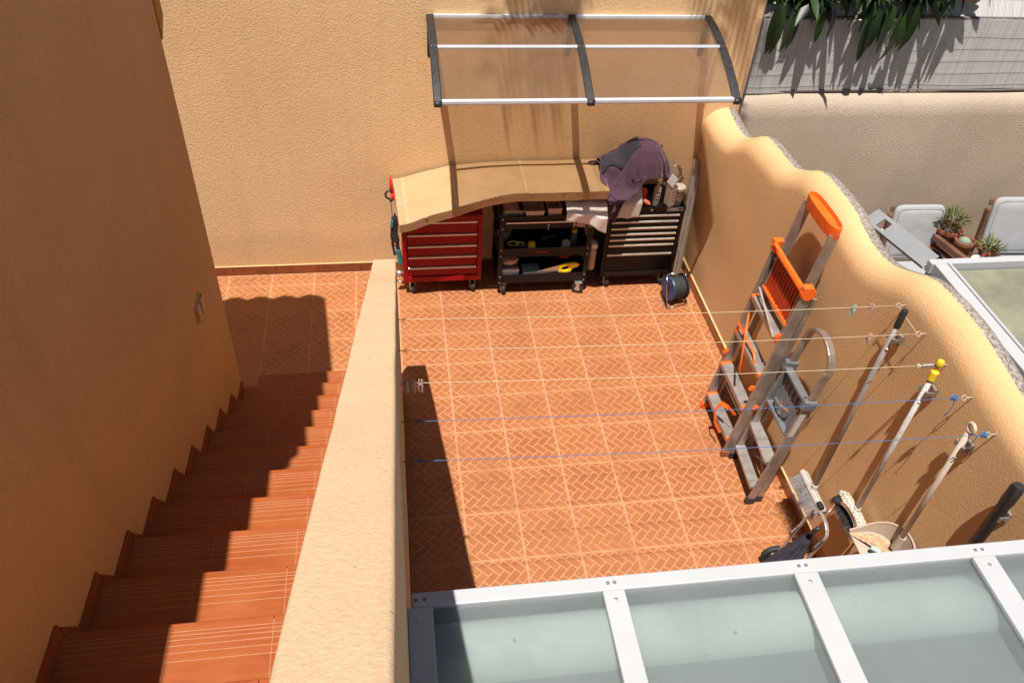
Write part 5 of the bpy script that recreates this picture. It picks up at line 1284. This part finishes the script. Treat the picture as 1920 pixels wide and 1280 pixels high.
shrub(3.3, 1.6, 'dense shrub filling the gap behind the reed fence at the top edge', 46, 2.3, 4.0, 1.75, 2.4, 9, 1.05, 1.6)
def hang(parent, x, y, z, a, el, s_, k=1):
    inst('leaf', LM[k], parent, (x, y, z), (el, 0, a), (s_, s_, s_))
s1 = bpy.data.objects['broadleaf_shrub']; s2 = bpy.data.objects['broadleaf_shrub.001']
for (x, y, z, a, el, s_) in ((2.53, .73, 2.08, 3.0, -1.38, 1.25), (2.62, .74, 2.04, 3.3, -1.4, 1.1), (2.49, .72, 2.10, 2.9, -1.38, 1.3), (2.66, .74, 2.02, 3.2, -1.42, .95), (2.86, .74, 2.05, 2.8, -1.35, .85), (2.93, .73, 2.06, 3.5, -1.3, .75)): hang(s1, x, y, z, a, el, s_)
for k in range(15):
    hang(s2, random.uniform(3.22, 3.60), random.uniform(.68, .76), random.uniform(2.0, 2.12), random.uniform(2.7, 3.6), -random.uniform(1.15, 1.5), random.uniform(.8, 1.25), random.choice((0, 1)))
random.seed(21)
# ------------------------------------------------------------------ palm behind the back wall; only its shadow reaches the picture
pm = thing('palm_tree', 'feather palm growing behind the yellow back wall whose fronds shade it', 'palm tree', (1.25, 1.5, -.5))
g = MB(); g.tube([(1.25, 1.5, -.5), (1.24, 1.45, 1.5), (1.16, 1.2, 3.6), (.88, .60, 6.0)], [.13, .11, .10, .09], 14); g.build('trunk', M['trunk'], pm, smooth=True)
CRN = Vector((.88, .60, 6.0))
def frond(tip, lift=.5, n=34, ll=.38):
    tip = Vector(tip)+Vector((-.22, -.40, 1.5)); mid = CRN.lerp(tip, .45)+Vector((0, 0, lift)); g = MB(); pts = []
    for k in range(n+1):
        t = k/n; pts.append(CRN*(1-t)**2+mid*2*t*(1-t)+tip*t*t)
    g.tube(pts, [lerp(.014, .003, k/n) for k in range(n+1)], 5)
    for k in range(5, n+1):
        d = (pts[min(k+1, n)]-pts[k-1]).normalized(); sd2 = d.cross(Vector((0, 0, 1))).normalized(); L = ll*(.4+.6*math.sin(math.pi*min(1, .15+.8*k/n)))*random.uniform(.85, 1.1)
        for s_ in (-1, 1):
            e = (sd2*s_*.8+d*.55+Vector((0, 0, -.35))).normalized(); p = pts[k]; q = p+e*L*.55+Vector((0, 0, -.01)); r = p+e*L+Vector((0, 0, -.09)); wv = d*.021
            g.add([p-wv*.5, p+wv*.5, q+wv, q-wv, r], [(0, 1, 2, 3), (3, 2, 4)])
    g.build('frond', M['palm'], pm)
for tip in ((.12, -.06, 3.80), (.42, -.16, 4.15), (.30, -.10, 3.95), (.20, .02, 4.1), (.45, .0, 3.85), (.55, -.05, 4.05), (2.05, -.05, 3.7), (1.72, -.02, 3.75), (1.95, .02, 4.0), (2.2, .25, 4.0), (2.3, .9, 4.2), (-.2, .9, 4.1), (.6, 2.4, 4.3), (1.5, 2.5, 4.2), (2.3, 1.8, 4.4), (-.1, 1.9, 4.4)): frond(tip)
